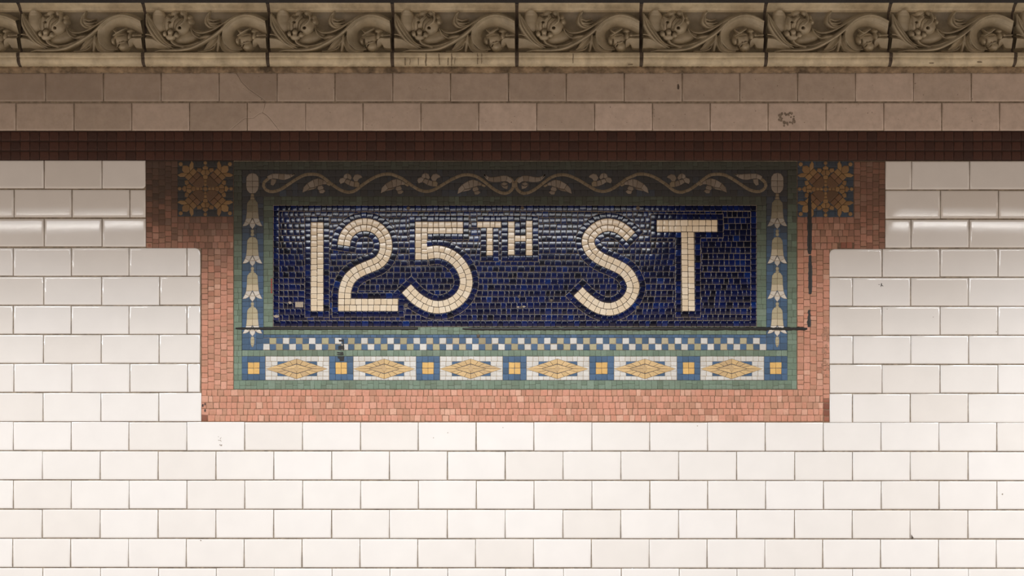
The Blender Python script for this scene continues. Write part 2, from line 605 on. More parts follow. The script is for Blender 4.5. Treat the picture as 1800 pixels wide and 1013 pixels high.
for i in range(5):
    flat_mark('speck', [blot(uni(430, 1780), uni(134, 224), uni(.5, 1.0), 6) for _ in range(14)], M['residue'], wall)

# ---------------------------------------------------------------- cornice of faience blocks
BLK = 218.5
RBLK = BLK * S * (D - 0.018) / D


def cor(bx, by, p):
    """block coordinates in u (bx from the middle of the block) and projection p in metres -> local position about the block's own origin"""
    k = (D - p) / D
    x = (bx) * S * k
    z = CAMZ + (WZ(by) - CAMZ) * k
    return (x, -p, z)


PROFILE = [(128.5, .0005), (120, .006), (117, .014), (114, .022), (110, .0285), (105.5, .031), (102.6, .031), (101.6, .0300), (100.6, .0335), (99.4, .0345), (97, .034), (93.2, .0345),
           (92.3, .0325), (91.8, .005), (86, .003), (60, .002), (38, .002), (27, .004), (21.5, .008), (18.8, .0125), (18.0, .0150), (17.2, .0150), (16.2, .0152), (13.5, .0185), (10.5, .0235), (7.5, .0285), (4.6, .033), (2.6, .034), (-6, .034)]


def profile_mesh(name, x0, x1, m_main, m_ground, inward=0.0, cuts=1):
    v, f, mi = [], [], []
    xs = [x0 + (x1 - x0) * i / cuts for i in range(cuts + 1)]
    n = len(PROFILE)
    for x in xs:
        for by, p in PROFILE:
            v.append(cor(x, by, p - inward))
    for i in range(cuts):
        for k in range(n - 1):
            f.append((i * n + k, (i + 1) * n + k, (i + 1) * n + k + 1, i * n + k + 1))
            mi.append(1 if 13 <= k <= 17 else 0)
    # end faces back to the wall
    for side, i in ((0, 0), (1, cuts)):
        base = len(v)
        for by, p in PROFILE:
            v.append(cor(xs[i], by, -0.0))
        for k in range(n - 1):
            q = (i * n + k, i * n + k + 1, base + k + 1, base + k)
            f.append(q if side == 0 else q[::-1])
            mi.append(0)
    me = bpy.data.meshes.new(name)
    me.from_pydata(v, [], f)
    a = me.attributes.new('tint', 'FLOAT', 'POINT')
    a.data.foreach_set('value', [0.6] * len(v))
    me.materials.append(m_main)
    me.materials.append(m_ground)
    me.polygons.foreach_set('material_index', mi)
    me.polygons.foreach_set('use_smooth', [True] * len(f))
    return me


# the carved relief as height above the ground of the block
GX0, GX1, GY0, GY1, RES = 3.0, BLK - 3.0, 17.5, 92.6, 0.62
gx = np.arange(GX0, GX1 + .01, RES)
gy = np.arange(GY0, GY1 + .01, RES)
GXX, GYY = np.meshgrid(gx, gy)
K = 7.79


def bl(p):
    return (p[0] / K - 7.5, p[1] / K)


def stroke(Hf, pts, wid, hgt, prof='round', n=16):
    L = smooth_line([bl(p) for p in pts], n)
    wv = np.interp(np.linspace(0, 1, len(L)), np.linspace(0, 1, len(wid)), wid) / K
    hv = np.interp(np.linspace(0, 1, len(L)), np.linspace(0, 1, len(hgt)), hgt) / K
    T = np.gradient(L, axis=0)
    T /= (np.linalg.norm(T, axis=1)[:, None] + 1e-9)
    wm = wv.max() + 1
    sel = (GXX > L[:, 0].min() - wm) & (GXX < L[:, 0].max() + wm) & (GYY > L[:, 1].min() - wm) & (GYY < L[:, 1].max() + wm)
    P = np.stack([GXX[sel], GYY[sel]], 1)
    if len(P) == 0:
        return
    d2 = (P[:, None, 0] - L[None, :, 0]) ** 2 + (P[:, None, 1] - L[None, :, 1]) ** 2
    i = d2.argmin(1)
    dv = P - L[i]
    d = np.sqrt(d2[np.arange(len(P)), i])
    sgn = np.sign(T[i, 0] * dv[:, 1] - T[i, 1] * dv[:, 0])
    t = np.clip(sgn * d / np.maximum(wv[i], .05), -1, 1)
    at = np.abs(t)
    rnd_ = np.sqrt(np.clip(1 - at ** 2, 0, 1))
    if prof == 'round':
        h = rnd_
    elif prof == 'cup':
        h = (0.50 + 0.55 * at ** 2) * np.clip((1 - at) / .14, 0, 1) ** .5
    elif prof == 'crease':
        h = rnd_ ** .7 * (1 - .35 * np.exp(-(t / .16) ** 2))
    elif prof == 'hood':      # high along the outer (left-hand) edge, sinking to the inner
        u = (t + 1) / 2
        h = np.clip(u / .07, 0, 1) ** .5 * (1.0 * np.clip(1 - u, 0, 1) ** .75 + .06) * np.clip((1 - u) / .06, 0, 1) ** .5
    elif prof == 'under':     # high along the upper edge, falling away below
        u = (t + 1) / 2
        h = np.clip(u / .15, 0, 1) ** .5 * (1 - .65 * u) * np.clip((1 - u) / .12, 0, 1) ** .5
    h = h * hv[i] * (d <= wv[i])
    cur = Hf[sel]
    Hf[sel] = np.maximum(cur, h)


def blob(Hf, c, r, hgt, rot=0.0, flat=1.0, add=False):
    cx, cy = bl(c)
    a = math.radians(rot)
    dx, dy = GXX - cx, GYY - cy
    u = (dx * math.cos(a) + dy * math.sin(a)) / (r[0] / K)
    v = (-dx * math.sin(a) + dy * math.cos(a)) / (r[1] / K)
    q = np.clip(1 - (u * u + v * v), 0, 1)
    h = hgt / K * q ** (.5 * flat)
    if add:
        Hf += np.where(Hf > 0, h, 0)
    else:
        np.maximum(Hf, h, out=Hf)


def blur(Hf, k=1):
    for _ in range(k):
        q = Hf.copy()
        q[1:-1, 1:-1] = (Hf[1:-1, 1:-1] * 4 + Hf[:-2, 1:-1] + Hf[2:, 1:-1] + Hf[1:-1, :-2] + Hf[1:-1, 2:]) / 8
        Hf = q
    return Hf


def grid():
    return np.zeros_like(GXX)


Hs, Hl, Hc, Hf_, Hb = grid(), grid(), grid(), grid(), grid()
# scroll stem and hood
stroke(Hs, [(205, 712), (300, 692), (450, 690), (600, 680), (720, 655), (830, 605), (930, 548), (1040, 478), (1130, 403), (1220, 313), (1300, 255), (1390, 218), (1480, 205), (1580, 220), (1680, 262), (1770, 315)],
       [8, 26, 32, 36, 38, 37, 34, 30, 26, 22, 19, 18, 18], [60, 98, 108, 112, 114, 116, 118, 118, 116, 110], 'round')
stroke(Hs, [(1390, 665), (1290, 645), (1225, 565), (1205, 470), (1245, 375), (1340, 312), (1460, 292), (1580, 310), (1770, 400)],
       [20, 50, 70, 76, 82, 84, 84, 90, 90], [60, 85, 95, 100, 100, 100, 100, 100], 'hood')
stroke(Hs, [(1185, 640), (1145, 560), (1150, 460), (1200, 370), (1290, 285), (1400, 240), (1500, 232), (1620, 258), (1770, 335)], [10, 10, 11, 11, 11, 11, 10, 10], [60, 85, 95, 104, 108, 106, 104], 'round')
stroke(Hs, [(715, 400), (780, 442), (880, 448), (1000, 412), (1100, 355), (1200, 290), (1290, 235), (1390, 205)], [10, 20, 22, 22, 20, 18, 10], [60, 78, 85, 90, 92, 88, 70], 'round')
stroke(Hs, [(430, 535), (455, 585), (520, 622), (600, 640)], [24, 24, 22, 24], [90, 88, 86, 88], 'round')
stroke(Hs, [(590, 635), (700, 618), (800, 582), (900, 540)], [15, 15, 13, 8], [84, 84, 84, 84], 'round')
stroke(Hs, [(840, 520), (900, 505), (980, 490)], [30, 34, 20], [70, 80, 85], 'round')
# leaves
blob(Hl, (266, 285), (100, 158), 60, -10, .55)
stroke(Hl, [(95, 200), (122, 330), (205, 470), (310, 585), (450, 660)], [14, 50, 56, 40, 10], [70, 84, 88, 84, 60], 'crease')
stroke(Hl, [(120, 225), (185, 330), (285, 480), (390, 600), (590, 655)], [14, 20, 22, 20, 8], [52, 58, 60, 56, 40], 'round')
stroke(Hl, [(1560, 640), (1600, 575), (1680, 590), (1780, 590)], [20, 70, 92, 96], [60, 86, 90, 90], 'under')
stroke(Hl, [(40, 590), (170, 595), (290, 640), (420, 676)], [96, 84, 45, 10], [90, 90, 84, 66], 'under')
stroke(Hl, [(1590, 492), (1680, 484), (1780, 478)], [18, 17, 17], [70, 72, 72], 'round')
stroke(Hl, [(40, 474), (120, 474), (180, 500), (250, 560)], [17, 17, 15, 8], [72, 72, 68, 50], 'round')
stroke(Hl, [(965, 155), (925, 230), (925, 305), (980, 360), (1070, 362), (1180, 300)], [6, 30, 52, 44, 26, 10], [50, 66, 74, 76, 78, 70], 'crease')
stroke(Hl, [(950, 262), (1010, 285), (1090, 268)], [18, 18, 8], [72, 74, 60], 'round')
stroke(Hl, [(950, 310), (1030, 322), (1105, 312)], [18, 18, 8], [74, 76, 62], 'round')
stroke(Hl, [(870, 690), (950, 630), (1030, 545), (1085, 480)], [8, 46, 46, 14], [40, 64, 72, 70], 'cup')
stroke(Hl, [(790, 704), (900, 702), (1000, 668), (1040, 600)], [8, 13, 15, 8], [44, 60, 62, 50], 'round')
stroke(Hl, [(1085, 470), (1080, 580), (1060, 690)], [24, 42, 24], [66, 58, 30], 'round')
stroke(Hl, [(1128, 500), (1125, 580), (1165, 665), (1250, 705), (1340, 695), (1380, 640)], [18, 34, 48, 32, 18, 7], [60, 72, 78, 74, 72, 60], 'cup')
# cup under the flower head
blob(Hc, (640, 505), (205, 98), 66, -14, .9)
stroke(Hc, [(700, 395), (740, 465), (800, 515), (870, 530)], [12, 16, 17, 10], [84, 88, 86, 76], 'round')
# flower head
blob(Hf_, (395, 330), (84, 140), 92, 12, .8)
blob(Hf_, (575, 365), (122, 128), 112, -10, .8)
blob(Hf_, (478, 300), (90, 120), 88, 20, .8)
blob(Hf_, (690, 300), (40, 52), 96, -25)
blob(Hf_, (480, 192), (62, 44), 62, -20, .8)
blob(Hf_, (590, 192), (46, 46), 66, 10, .8)
blob(Hf_, (672, 246), (36, 34), 70)
for pts, wd, h in (([(512, 190), (470, 250), (405, 308)], [6, 20, 16], [100, 116, 112]), ([(612, 170), (632, 240), (622, 290), (570, 340)], [6, 16, 18, 8], [104, 120, 122, 118]),
                   ([(350, 250), (338, 340), (362, 420)], [8, 16, 10], [86, 104, 96])):
    stroke(Hf_, pts, wd, h)


def groove(pts, wd, dp):
    g = grid()
    stroke(g, pts, wd, dp)
    np.copyto(Hf_, np.where(Hf_ > 0, np.maximum(Hf_ - g, 1.0), Hf_))


groove([(560, 225), (490, 290), (462, 400)], [5, 7, 5], [22, 26, 20])
groove([(590, 265), (520, 330), (492, 420)], [5, 7, 5], [22, 26, 20])
groove([(445, 260), (405, 330), (410, 410)], [5, 6, 5], [20, 24, 20])
groove([(530, 200), (556, 225), (600, 240)], [14, 18, 10], [50, 60, 40])
groove([(380, 215), (430, 235), (480, 225)], [10, 16, 10], [40, 50, 40])
for c, r, h in (((430, 440), (46, 46), 122), ((357, 464), (38, 46), 112), ((515, 478), (42, 46), 114), ((432, 500), (74, 62), 117)):
    blob(Hf_, c, r, h, 0, .45)
groove([(330, 440), (352, 418), (378, 440), (392, 480)], [7, 7, 7, 8], [30, 34, 34, 34])
groove([(392, 480), (388, 430), (430, 394), (470, 430), (468, 485)], [8, 7, 7, 7, 8], [34, 34, 34, 34, 34])
groove([(468, 485), (482, 445), (515, 434), (545, 470)], [7, 7, 7, 7], [34, 34, 34, 30])
for c, r, h in (((560, 382), (24, 20), -70), ((415, 304), (22, 16), -56)):
    blob(Hf_, c, r, h, 0, 1, add=True)
# small blossom inside the curl
for c, r, h, ro in (((1440, 540), (118, 96), 88, -10), ((1345, 565), (36, 58), 92, -10), ((1478, 635), (80, 76), 100, 0), ((1568, 505), (32, 66), 96, 0), ((1620, 485), (34, 30), 84, 0), ((1560, 430), (50, 30), 70, 0)):
    blob(Hb, c, r, h, ro)
stroke(Hb, [(1495, 398), (1430, 435), (1345, 488)], [12, 22, 12], [90, 108, 92])
stroke(Hb, [(1340, 408), (1380, 440), (1430, 440)], [8, 16, 12], [80, 98, 100])
for c, r, h, ro in (((1455, 490), (60, 9), -40, -8), ((1500, 572), (40, 9), -46, -5), ((1430, 610), (9, 40), -46, 20), ((1375, 570), (9, 46), -40, 0), ((1575, 548), (30, 8), -44, 10)):
    blob(Hb, c, r, h, ro, 1, add=True)
stroke(Hb, [(1405, 640), (1430, 600), (1510, 572)], [10, 13, 10], [96, 112, 112])


def ground_p(by):
    b = [q[0] for q in PROFILE[13:21]][::-1]
    p = [q[1] for q in PROFILE[13:21]][::-1]
    return np.interp(by, b, p)


def relief_mesh(name, Hf, tint):
    Hf = blur(np.clip(Hf, 0, None), 1)
    # clip away from the block's own bottom and top mouldings
    keep = Hf > 0.12
    cell = keep[:-1, :-1] | keep[1:, :-1] | keep[:-1, 1:] | keep[1:, 1:]
    iy, ix = np.nonzero(cell)
    used = np.zeros(Hf.shape, bool)
    for a, b in ((0, 0), (1, 0), (0, 1), (1, 1)):
        used[iy + a, ix + b] = True
    idx = -np.ones(Hf.shape, int)
    idx[used] = np.arange(used.sum())
    P = ground_p(GYY) + Hf * S * 1.55 - 0.0004
    k = (D - P) / D
    x = (GXX - BLK / 2) * S * k
    z = CAMZ + (ZC + (506.5 - GYY) * S - CAMZ) * k
    V = np.stack([x[used], -P[used], z[used]], 1)
    F = np.stack([idx[iy, ix], idx[iy + 1, ix], idx[iy + 1, ix + 1], idx[iy, ix + 1]], 1)
    me = bpy.data.meshes.new(name)
    me.from_pydata(V.tolist(), [], F.tolist())
    a = me.attributes.new('tint', 'FLOAT', 'POINT')
    a.data.foreach_set('value', [tint] * len(V))
    me.polygons.foreach_set('use_smooth', [True] * len(F))
    me.materials.append(M['glaze'])
    return me


cornice = bpy.data.objects.new('trim_1', profile_mesh('joint_mortar', -HALF / S, HALF / S, M['joint'], M['joint'], inward=0.0035, cuts=1))
tag(link(cornice, None, (0, 0, 0)), kind='structure')
box('dark_top_strip', (-HALF, -0.043, CAMZ + (WZ(2.0) - CAMZ) * (D - 0.043) / D), (HALF, 0.0, CEIL - 0.002), M['ceiling'], cornice)  # plain dark strip from the cornice top up to the ceiling
me_block = profile_mesh('cornice_block', -BLK / 2 + 3.0, BLK / 2 - 3.0, M['glaze_pale'], M['glaze_ground'])
me_rel = [('scroll_stem', relief_mesh('scroll_stem', Hs, .7)), ('acanthus_leaf', relief_mesh('acanthus_leaf', Hl, .55)), ('calyx_cup', relief_mesh('calyx_cup', Hc, .3)),
          ('flower_head', relief_mesh('flower_head', Hf_, .75)), ('small_blossom', relief_mesh('small_blossom', Hb, .75))]
for k in range(-2, 10):
    cxu = (34.5 + BLK * (k + .5) - 900) * S * (D - 0.018) / D
    o = link(bpy.data.objects.new('cornice_block', me_block), cornice, (cxu, 0, 0))
    for nm, me in me_rel:
        link(bpy.data.objects.new(nm, me), o, (cxu, 0, 0))
def drip(xu, v0, v1, wd):
    """a dark run of dirty water dried on the lower mouldings"""
    v, f = [], []
    n = 10
    pb_, pp_ = [q[0] for q in PROFILE][::-1], [q[1] for q in PROFILE][::-1]
    wx = 0.0
    for i in range(n + 1):
        by = v0 + (v1 - v0) * i / n
        p = float(np.interp(by, pb_, pp_)) + .0006
        wx += uni(-.35, .35)
        ww = wd * (1 - .5 * abs(i / n - .5)) * uni(.8, 1.2)
        v += [cor(xu - 900 + wx - ww / 2, by, p), cor(xu - 900 + wx + ww / 2, by, p)]
    for i in range(n):
        f.append((2 * i, 2 * i + 2, 2 * i + 3, 2 * i + 1))
    me = bpy.data.meshes.new('drip_stain')
    me.from_pydata(v, [], f)
    me.materials.append(M['drip'])
    link(bpy.data.objects.new('drip_stain', me), cornice, (0, 0, 0))


for xu, v0, v1, wd in ((712, 101, 115, 2.0), (721, 103, 114, 1.0), (735, 101, 114.5, 1.3), (748.6, 93.6, 116, 2.6), (771, 94, 114, 1.8), (787.5, 101, 115, 1.7), (793.6, 93.6, 116, 2.2), (800, 101, 113, 1.1), (839.5, 93.6, 113, 2.0), (846.5, 93.6, 112, 1.4), (1007, 93.6, 111, 1.6), (1108, 112.2, 114.6, 9), (1638, 110, 112, 8), (1722, 107.5, 110.5, 9)):
    drip(xu, v0, v1, wd)
# ragged mortar between cornice and tiles
b = Bin()
xs = np.arange(-300, 2100, 3.0)
rows_ = [(117.2, 13.0), (119.5, 15.5), (122.5, 14.0), (126, 9.0), (128.6, 3.0)]
for yy, pp in rows_:
    for x in xs:
        p = pp + uni(-1.6, 1.6)
        q = cor(x - 900, yy + uni(-.7, .7), p * .001)
        b.v.append(q)
        b.t.append(.5)
nx = len(xs)
for r in range(len(rows_) - 1):
    for i in range(nx - 1):
        b.f.append((r * nx + i, (r + 1) * nx + i, (r + 1) * nx + i + 1, r * nx + i + 1))
b.build('mortar_bed', M['bed'], cornice)

# ---------------------------------------------------------------- oxblood band over the sign
trim2 = Bin()
trim2.slab(rect(-900, 229.8, 2700, 282.6), -1.9, -2.15)
band = tag(trim2.build('trim_2', M['band_grout'], None, smooth=False), kind='structure')
pcs = []
for r, (y0, y1) in enumerate(((231.2, 247.4), (248.6, 264.6), (265.8, 281.4))):
    for i in range(-16, 124):
        x0 = 1.5 + i * 16.92
        seen = -18 < x0 < 1801
        pcs.append((jit(rect(x0, y0, x0 + 16.92, y1), .22), dict(top=-0.9, base=-2.15, tint=rnd(), gap=.55, drop=.4, e1=.4, e2=2.2, tilt=(uni(-.004, .004), uni(-.004, .004))), seen))
vis = [(p, k) for p, k, s in pcs if s]
hid = [(p, k) for p, k, s in pcs if not s]
order = sorted(range(len(vis)), key=lambda i: -abs(area(vis[i][0])))
bb = Bin()
for k, i in enumerate(order):
    if k < 300:
        one('mosaic_tile', vis[i][0], M['band'], band, **vis[i][1])
    else:
        bb.piece(vis[i][0], **vis[i][1])
for p, k in hid:
    bb.piece(p, **k)
tag(bb.build('mosaic_tile_field', M['band'], band), kind='stuff')

# ---------------------------------------------------------------- the salmon surround
MOS = -1.2   # faces of the mosaic sit a little behind the faces of the tiles
surround = empty('sign_surround', (WX(905), 0.004, WZ(741)))
tag(surround, 'salmon pink mosaic border stepped around the blue street sign', 'border')
bk = Bin()
for q in (rect(256, 282.6, 410.4, 436.6), rect(352.6, 436.6, 410.4, 685), rect(352.6, 684.8, 1459, 742.6), rect(1401.2, 283, 1556.8, 438.2), rect(1401.2, 438.2, 1459, 685)):
    bk.slab(q, MOS - .75, MOS - .95)
bk.build('grout_bed', M['salmon_grout'], surround, smooth=False)
sal = []


def salmon_lane(x0, y0, x1, y1, vertical):
    step = uni(10.0, 10.9)
    if vertical:
        y = y0
        while y < y1 - 1:
            h = min(uni(7.6, 13.2), y1 - y)
            if y1 - y - h < 5:
                h = y1 - y
            if h > 14.5:
                h /= 2
            sal.append(jit(rect(x0, y, x1, y + h), .45))
            y += h
    else:
        x = x0
        while x < x1 - 1:
            h = min(uni(7.6, 13.2), x1 - x)
            if x1 - x - h < 5:
                h = x1 - x
            if h > 14.5:
                h /= 2
            sal.append(jit(rect(x, y0, x + h, y1), .45))
            x += h


for i in range(5):
    a = 354 + i * 11.2
    salmon_lane(a, 437, a + 11.2, 685, True)                          # left side strip
    salmon_lane(256.6 + i * 11.1, 283.4, 256.6 + (i + 1) * 11.1, 436, True)     # left ear
    salmon_lane(312.1, 380.6 + i * 11.2, 410, 380.6 + (i + 1) * 11.2, False)    # below the left rosette
    a = 1401.6 + i * 11.36
    salmon_lane(a, 438.6, a + 11.36, 685, True)
    salmon_lane(1501.6 + i * 10.9, 284.2, 1501.6 + (i + 1) * 10.9, 438, True)
    salmon_lane(1401.6, 381 + i * 11.4, 1501.6, 381 + (i + 1) * 11.4, False)
    a = 685 + i * 11.2
    salmon_lane(365 if i == 4 else 354, a, 1447.2, a + 11.2, False)


def in_rect(p, x0, y0, x1, y1):
    c = centroid(p)
    return x0 < c[0] < x1 and y0 < c[1] < y1


sal = [p for p in sal if not in_rect(p, 1476, 423, 1500, 438)]
# the lowest right-hand corner: salmon above, four rust-brown replacements below
for i in range(2):
    sal.append(jit(rect(1447.4, 685 + i * 8, 1458.4, 693 + i * 8), .3))
salp = [(p, dict(top=MOS + uni(-.12, .12), base=-2.15, tint=min(1, max(0, random.gauss(.52, .24))), gap=.42, drop=.35, e1=.35, e2=1.8, d1=.08, tilt=(uni(-.008, .008), uni(-.008, .008)))) for p in sal]
spread_out(salp, 'salmon_tessera', 'salmon_tessera_field', M['salmon'], surround, 300)
for q in (rect(1447.4, 701.5, 1458.2, 708), rect(1447.4, 708.6, 1458.4, 719.6), rect(1447.6, 720.6, 1458.6, 731.4), rect(1448.2, 732, 1458, 741), rect(354, 729.2, 364.6, 740.4), rect(1478, 425, 1487.6, 436.6), rect(1488.2, 425, 1498.4, 436.6), rect(258, 427, 267, 435.6)):
    tag(one('rust_tessera', q, M['rust'], surround, top=MOS, base=-2.15, tint=rnd(), gap=.4, drop=.4), 'rust brown replacement tessera')

# ---------------------------------------------------------------- corner rosettes


def rosette(cx, cy, half, label):
    root = empty('mosaic_rosette', (WX(cx), 0.004, WZ(cy + half)))
    tag(root, label, 'mosaic', 'corner rosettes of the mosaic surround')
    g = Bin()
    g.slab(rect(cx - half, cy - half, cx + half, cy + half), MOS - .5, -2.15)
    gr = g.build('slate_ground', M['slate_grout'], root, smooth=False)
    n = 9
    st = 2 * half / n
    f = Bin()
    for i in range(n):
        for j in range(n):
            x0, y0 = cx - half + i * st, cy - half + j * st
            f.piece(jit(rect(x0, y0, x0 + st, y0 + st), .3), top=MOS, base=-2.15, tint=uni(0, .5), gap=.3, drop=.3, e1=.3, e2=1.6, d1=.06)
    tag(f.build('slate_tessera_field', M['slate'], root), kind='stuff')
    kw = dict(top=MOS + .5, base=-2.15, gap=.35, drop=.35, e1=.3, e2=1.6, d1=.08)
    ks = half / 48.7

    def tr(poly, ang):
        a = math.radians(ang)
        c, s = math.cos(a), math.sin(a)
        return [(cx + ks * (r * c - q * s), cy + ks * (r * s + q * c)) for r, q in poly]

    def mir(p):
        return [(r, -q) for r, q in p]
    lobe_dark = [(6.5, -4), (5.6, 0), (6.5, 4), (9.5, 8), (14, 10.6), (22, 11.4), (22, -11.4), (14, -10.6), (9.5, -8)]
    mid = [(22, -11.4), (22, 0), (31, 0), (31, -11.2)]
    gold = [(31, -11.2), (31, 0), (40, 0), (40.5, -11)]
    tip = [(40.5, -11), (40.2, -2), (46, -6), (49.5, -10), (52, -18), (46, -17)]
    dart = [(40.2, -2), (40.2, 2), (46.5, 7), (52, 6), (57, 0), (52, -6), (46.5, -7)]
    for a in (45, 135, 225, 315):
        P = [('umber_tessera', tr(lobe_dark, a), M['rose_brown'], dict(kw, tint=uni(0, .4)))]
        for s in (0, 1):
            g_ = (lambda p: mir(p)) if s else (lambda p: p)
            P.append(('umber_tessera', tr(g_(mid), a), M['rose_brown'], dict(kw, tint=uni(.5, 1))))
            P.append(('ochre_tessera', tr(g_(gold), a), M['rose_gold'], dict(kw, tint=uni(.2, .8))))
            P.append(('ochre_tessera', tr(g_(tip), a), M['rose_gold'], dict(kw, tint=uni(.3, 1))))
        P.append(('ochre_tessera', tr(dart, a), M['rose_gold'], dict(kw, tint=uni(.4, 1))))
        ball = [(61.2 + 3.9 * math.cos(t * math.pi / 4), 3.9 * math.sin(t * math.pi / 4)) for t in range(8)]
        P.append(('ochre_tessera', tr(ball, a), M['rose_gold'], dict(kw, tint=uni(.5, 1))))
        part_of('petal', P, M['dark_grout'], root, MOS + .15, dil=.25, base=-2.15)
    neck = [(4.5, -2.2), (10, -3.2), (10, 3.2), (4.5, 2.2)]
    neck2 = [(10.3, -2.8), (16.5, -3.2), (16.5, 3.2), (10.3, 2.8)]
    knob = [(16.8, -3.2), (20, -4.8), (24, -4), (25, 0), (24, 4), (20, 4.8), (16.8, 3.2)]
    fan = [(24.6, -.1), (23.4, -5), (28, -9), (33.4, -5.5), (33.6, -.1)]
    side = [(28, -9), (31, -15.5), (36.5, -14), (36, -8), (33.2, -5.7)]
    dia = [(33.6, -4), (33.6, 4), (37, 5.4), (42, 0), (37, -5.4)]
    for a in (0, 90, 180, 270):
        P = []
        for p in (neck, neck2, knob, fan, mir(fan), side, mir(side), dia):
            P.append(('ochre_tessera', tr(p, a), M['rose_gold'], dict(kw, tint=uni(0, .75))))
        ball = [(45.2 + 3.4 * math.cos(t * math.pi / 4), 3.4 * math.sin(t * math.pi / 4)) for t in range(8)]
        P.append(('ochre_tessera', tr(ball, a), M['rose_gold'], dict(kw, tint=uni(.3, 1))))
        part_of('fleuron', P, M['dark_grout'], root, MOS + .15, dil=.25, base=-2.15)
    one('centre_tessera', tr([(4.3 * math.cos(t * math.pi / 4 + .39), 4.3 * math.sin(t * math.pi / 4 + .39)) for t in range(8)], 0), M['rose_gold'], root, **dict(kw, top=MOS + .8, tint=.2))


rosette(360.8, 331.6, 48.7, 'ochre and umber mosaic rosette on dark slate with no black strip across it')
rosette(1451.4, 332.4, 49.2, 'ochre and umber mosaic rosette on dark slate with a black strip running from its edge')

# ---------------------------------------------------------------- the street sign
sign = empty('street_sign', (WX(905.5), 0.004, WZ(684.5)))
tag(sign, 'navy blue mosaic street sign with cream 125TH ST in a sage green frame', 'sign')

# navy panel with its letters --------------------------------------------------
HW = 11.0
OUT = 21.6
two = smooth_line([(604.2, 431.4)] + [(641.4 - 37.2 * math.cos(math.radians(a)), 431.4 - 36.6 * math.sin(math.radians(a))) for a in range(18, 181, 18)] +
                  [(677.4, 442.3), (672.0, 454.4), (663.8, 462.3), (652.0, 467.6), (636.5, 474.0), (622.8, 482.0), (612.8, 492.8), (607.4, 506.9), (605.8, 516), (605.6, 525.2)], 8)
five = smooth_line([(751.3, 445.1), (767.6, 442.8), (783.2, 445.8), (799.4, 455.0), (810.9, 468.3), (817.1, 480.9), (819.8, 494.5), (817.9, 507.1), (812.2, 518.9), (801.6, 529.8), (787.4, 537.3), (772.3, 540.2), (758.9, 539), (745.4, 533.6), (730.3, 523.7), (714.4, 507.5)], 8)
ess = smooth_line([(1108.5, 416.3), (1098.4, 406.7), (1086.7, 399.2), (1072.4, 395.3), (1059, 396.8), (1046.4, 403.7), (1036.6, 414.4), (1033.4, 424.5), (1035.8, 434.5), (1043.0, 445.6), (1058.7, 456.4), (1078.3, 465.1), (1095.3, 474.0), (1106.0, 485.3), (1111.7, 497.7), (1113.2, 504.5), (1111, 514.8), (1105.1, 526.0), (1094.2, 536.0), (1080.5, 542.4), (1069.1, 543.9), (1056.0, 541.6), (1043, 535.4), (1026.4, 522.7), (1016.2, 512.5)], 8)

CRE = dict(top=.35, base=-2.15, gap=.3, drop=.4, e1=.3, e2=.9, d1=.08)


def cream_kw():
    return dict(CRE, tint=rnd(), tilt=(uni(-.011, .011), uni(-.013, .013)))


def cells(quads):
    return [('cream_tessera', q, M['cream'], cream_kw()) for q in quads]


def letter(name, quads, label=None):
    o = part_of(name, cells(quads), M['dark_grout'], panel, .0, dil=.35, base=-2.15)
    if label:
        o['label'] = label
    return o


pb = Bin()
pb.slab(rect(480, 361, 1330, 574.4), -1.0, -2.15)
panel = pb.build('navy_panel', M['navy_grout'], sign, smooth=False)

letter('numeral', row(546.3, 391, 557.2, 547, 10.6, jy=.3) + row(557.4, 391, 568.4, 547, 10.3, jy=.3), 'cream numeral 1')
letter('numeral', lane(two, -HW, -.1, 10.2) + lane(two, .1, HW, 10.4) + row(594.4, 525.4, 605.2, 536, 10.6) + row(594.4, 536.4, 605.2, 547, 10.6) + row(605.4, 525.4, 699.6, 536, 10.4) + row(605.4, 536.4, 699.6, 547, 10.8), 'cream numeral 2')
letter('numeral', row(729.8, 389.9, 813.9, 400.2, 10.4) + row(751.4, 400.5, 813.9, 410.7, 10.2) + row(729.8, 400.5, 740.5, 456.5, 10.2) + row(740.7, 400.5, 751.3, 456.5, 9.8) + lane(five, -HW, -.1, 10.6) + lane(five, .1, HW, 10.4), 'cream numeral 5')
letter('letter', row(838.6, 389.8, 881, 400, 10.6) + row(855.3, 400.4, 866.2, 449, 9.8), 'small raised cream letter T')
letter('letter', row(893, 389.6, 904.4, 448, 9.8) + row(924.6, 388, 935.8, 449, 10.2) + row(904.8, 414.2, 924.3, 424.2, 9.8), 'small raised cream letter H')
letter('letter', lane(ess, -HW, -.1, 10.6) + lane(ess, .1, HW, 10.4), 'cream letter S')
letter('letter', row(1154.4, 386.9, 1260.8, 397, 10.2) + row(1154.4, 397.3, 1260.8, 407.7, 10.4) + [[(x + (y - 408) * .012, y), (x2 + (y2 - 408) * .012, y2), (x3 + (y3 - 408) * .012, y3), (x4 + (y4 - 408) * .012, y4)] for ((x, y), (x2, y2), (x3, y3), (x4, y4)) in row(1197.4, 408, 1208.4, 547, 10.2) + row(1208.7, 408, 1219.8, 547, 9.8)], 'cream letter T')

navy = []     # (polygon, settings)
collar = Bin()


def nkw(top, c):
    t = random.gauss(.42, .22)
    return dict(top=top, base=-2.15, tint=min(1, max(0, t)), gap=.3, drop=.35, e1=.25, e2=.75, d1=.07, tilt=(uni(-.008, .008), random.gauss(0, .0052)))


cover_lines, cover_rects = [], []


def outl(quads):
    for q in quads:
        navy.append((q, nkw(.2, q)))
        collar.slab(inset(orient(q), -.55), -.25, -2.15)


def outl_rect(x0, y0, x1, y1):
    outl(row(x0, y0, x1, y1))
    cover_rects.append((x0, y0, x1, y1))


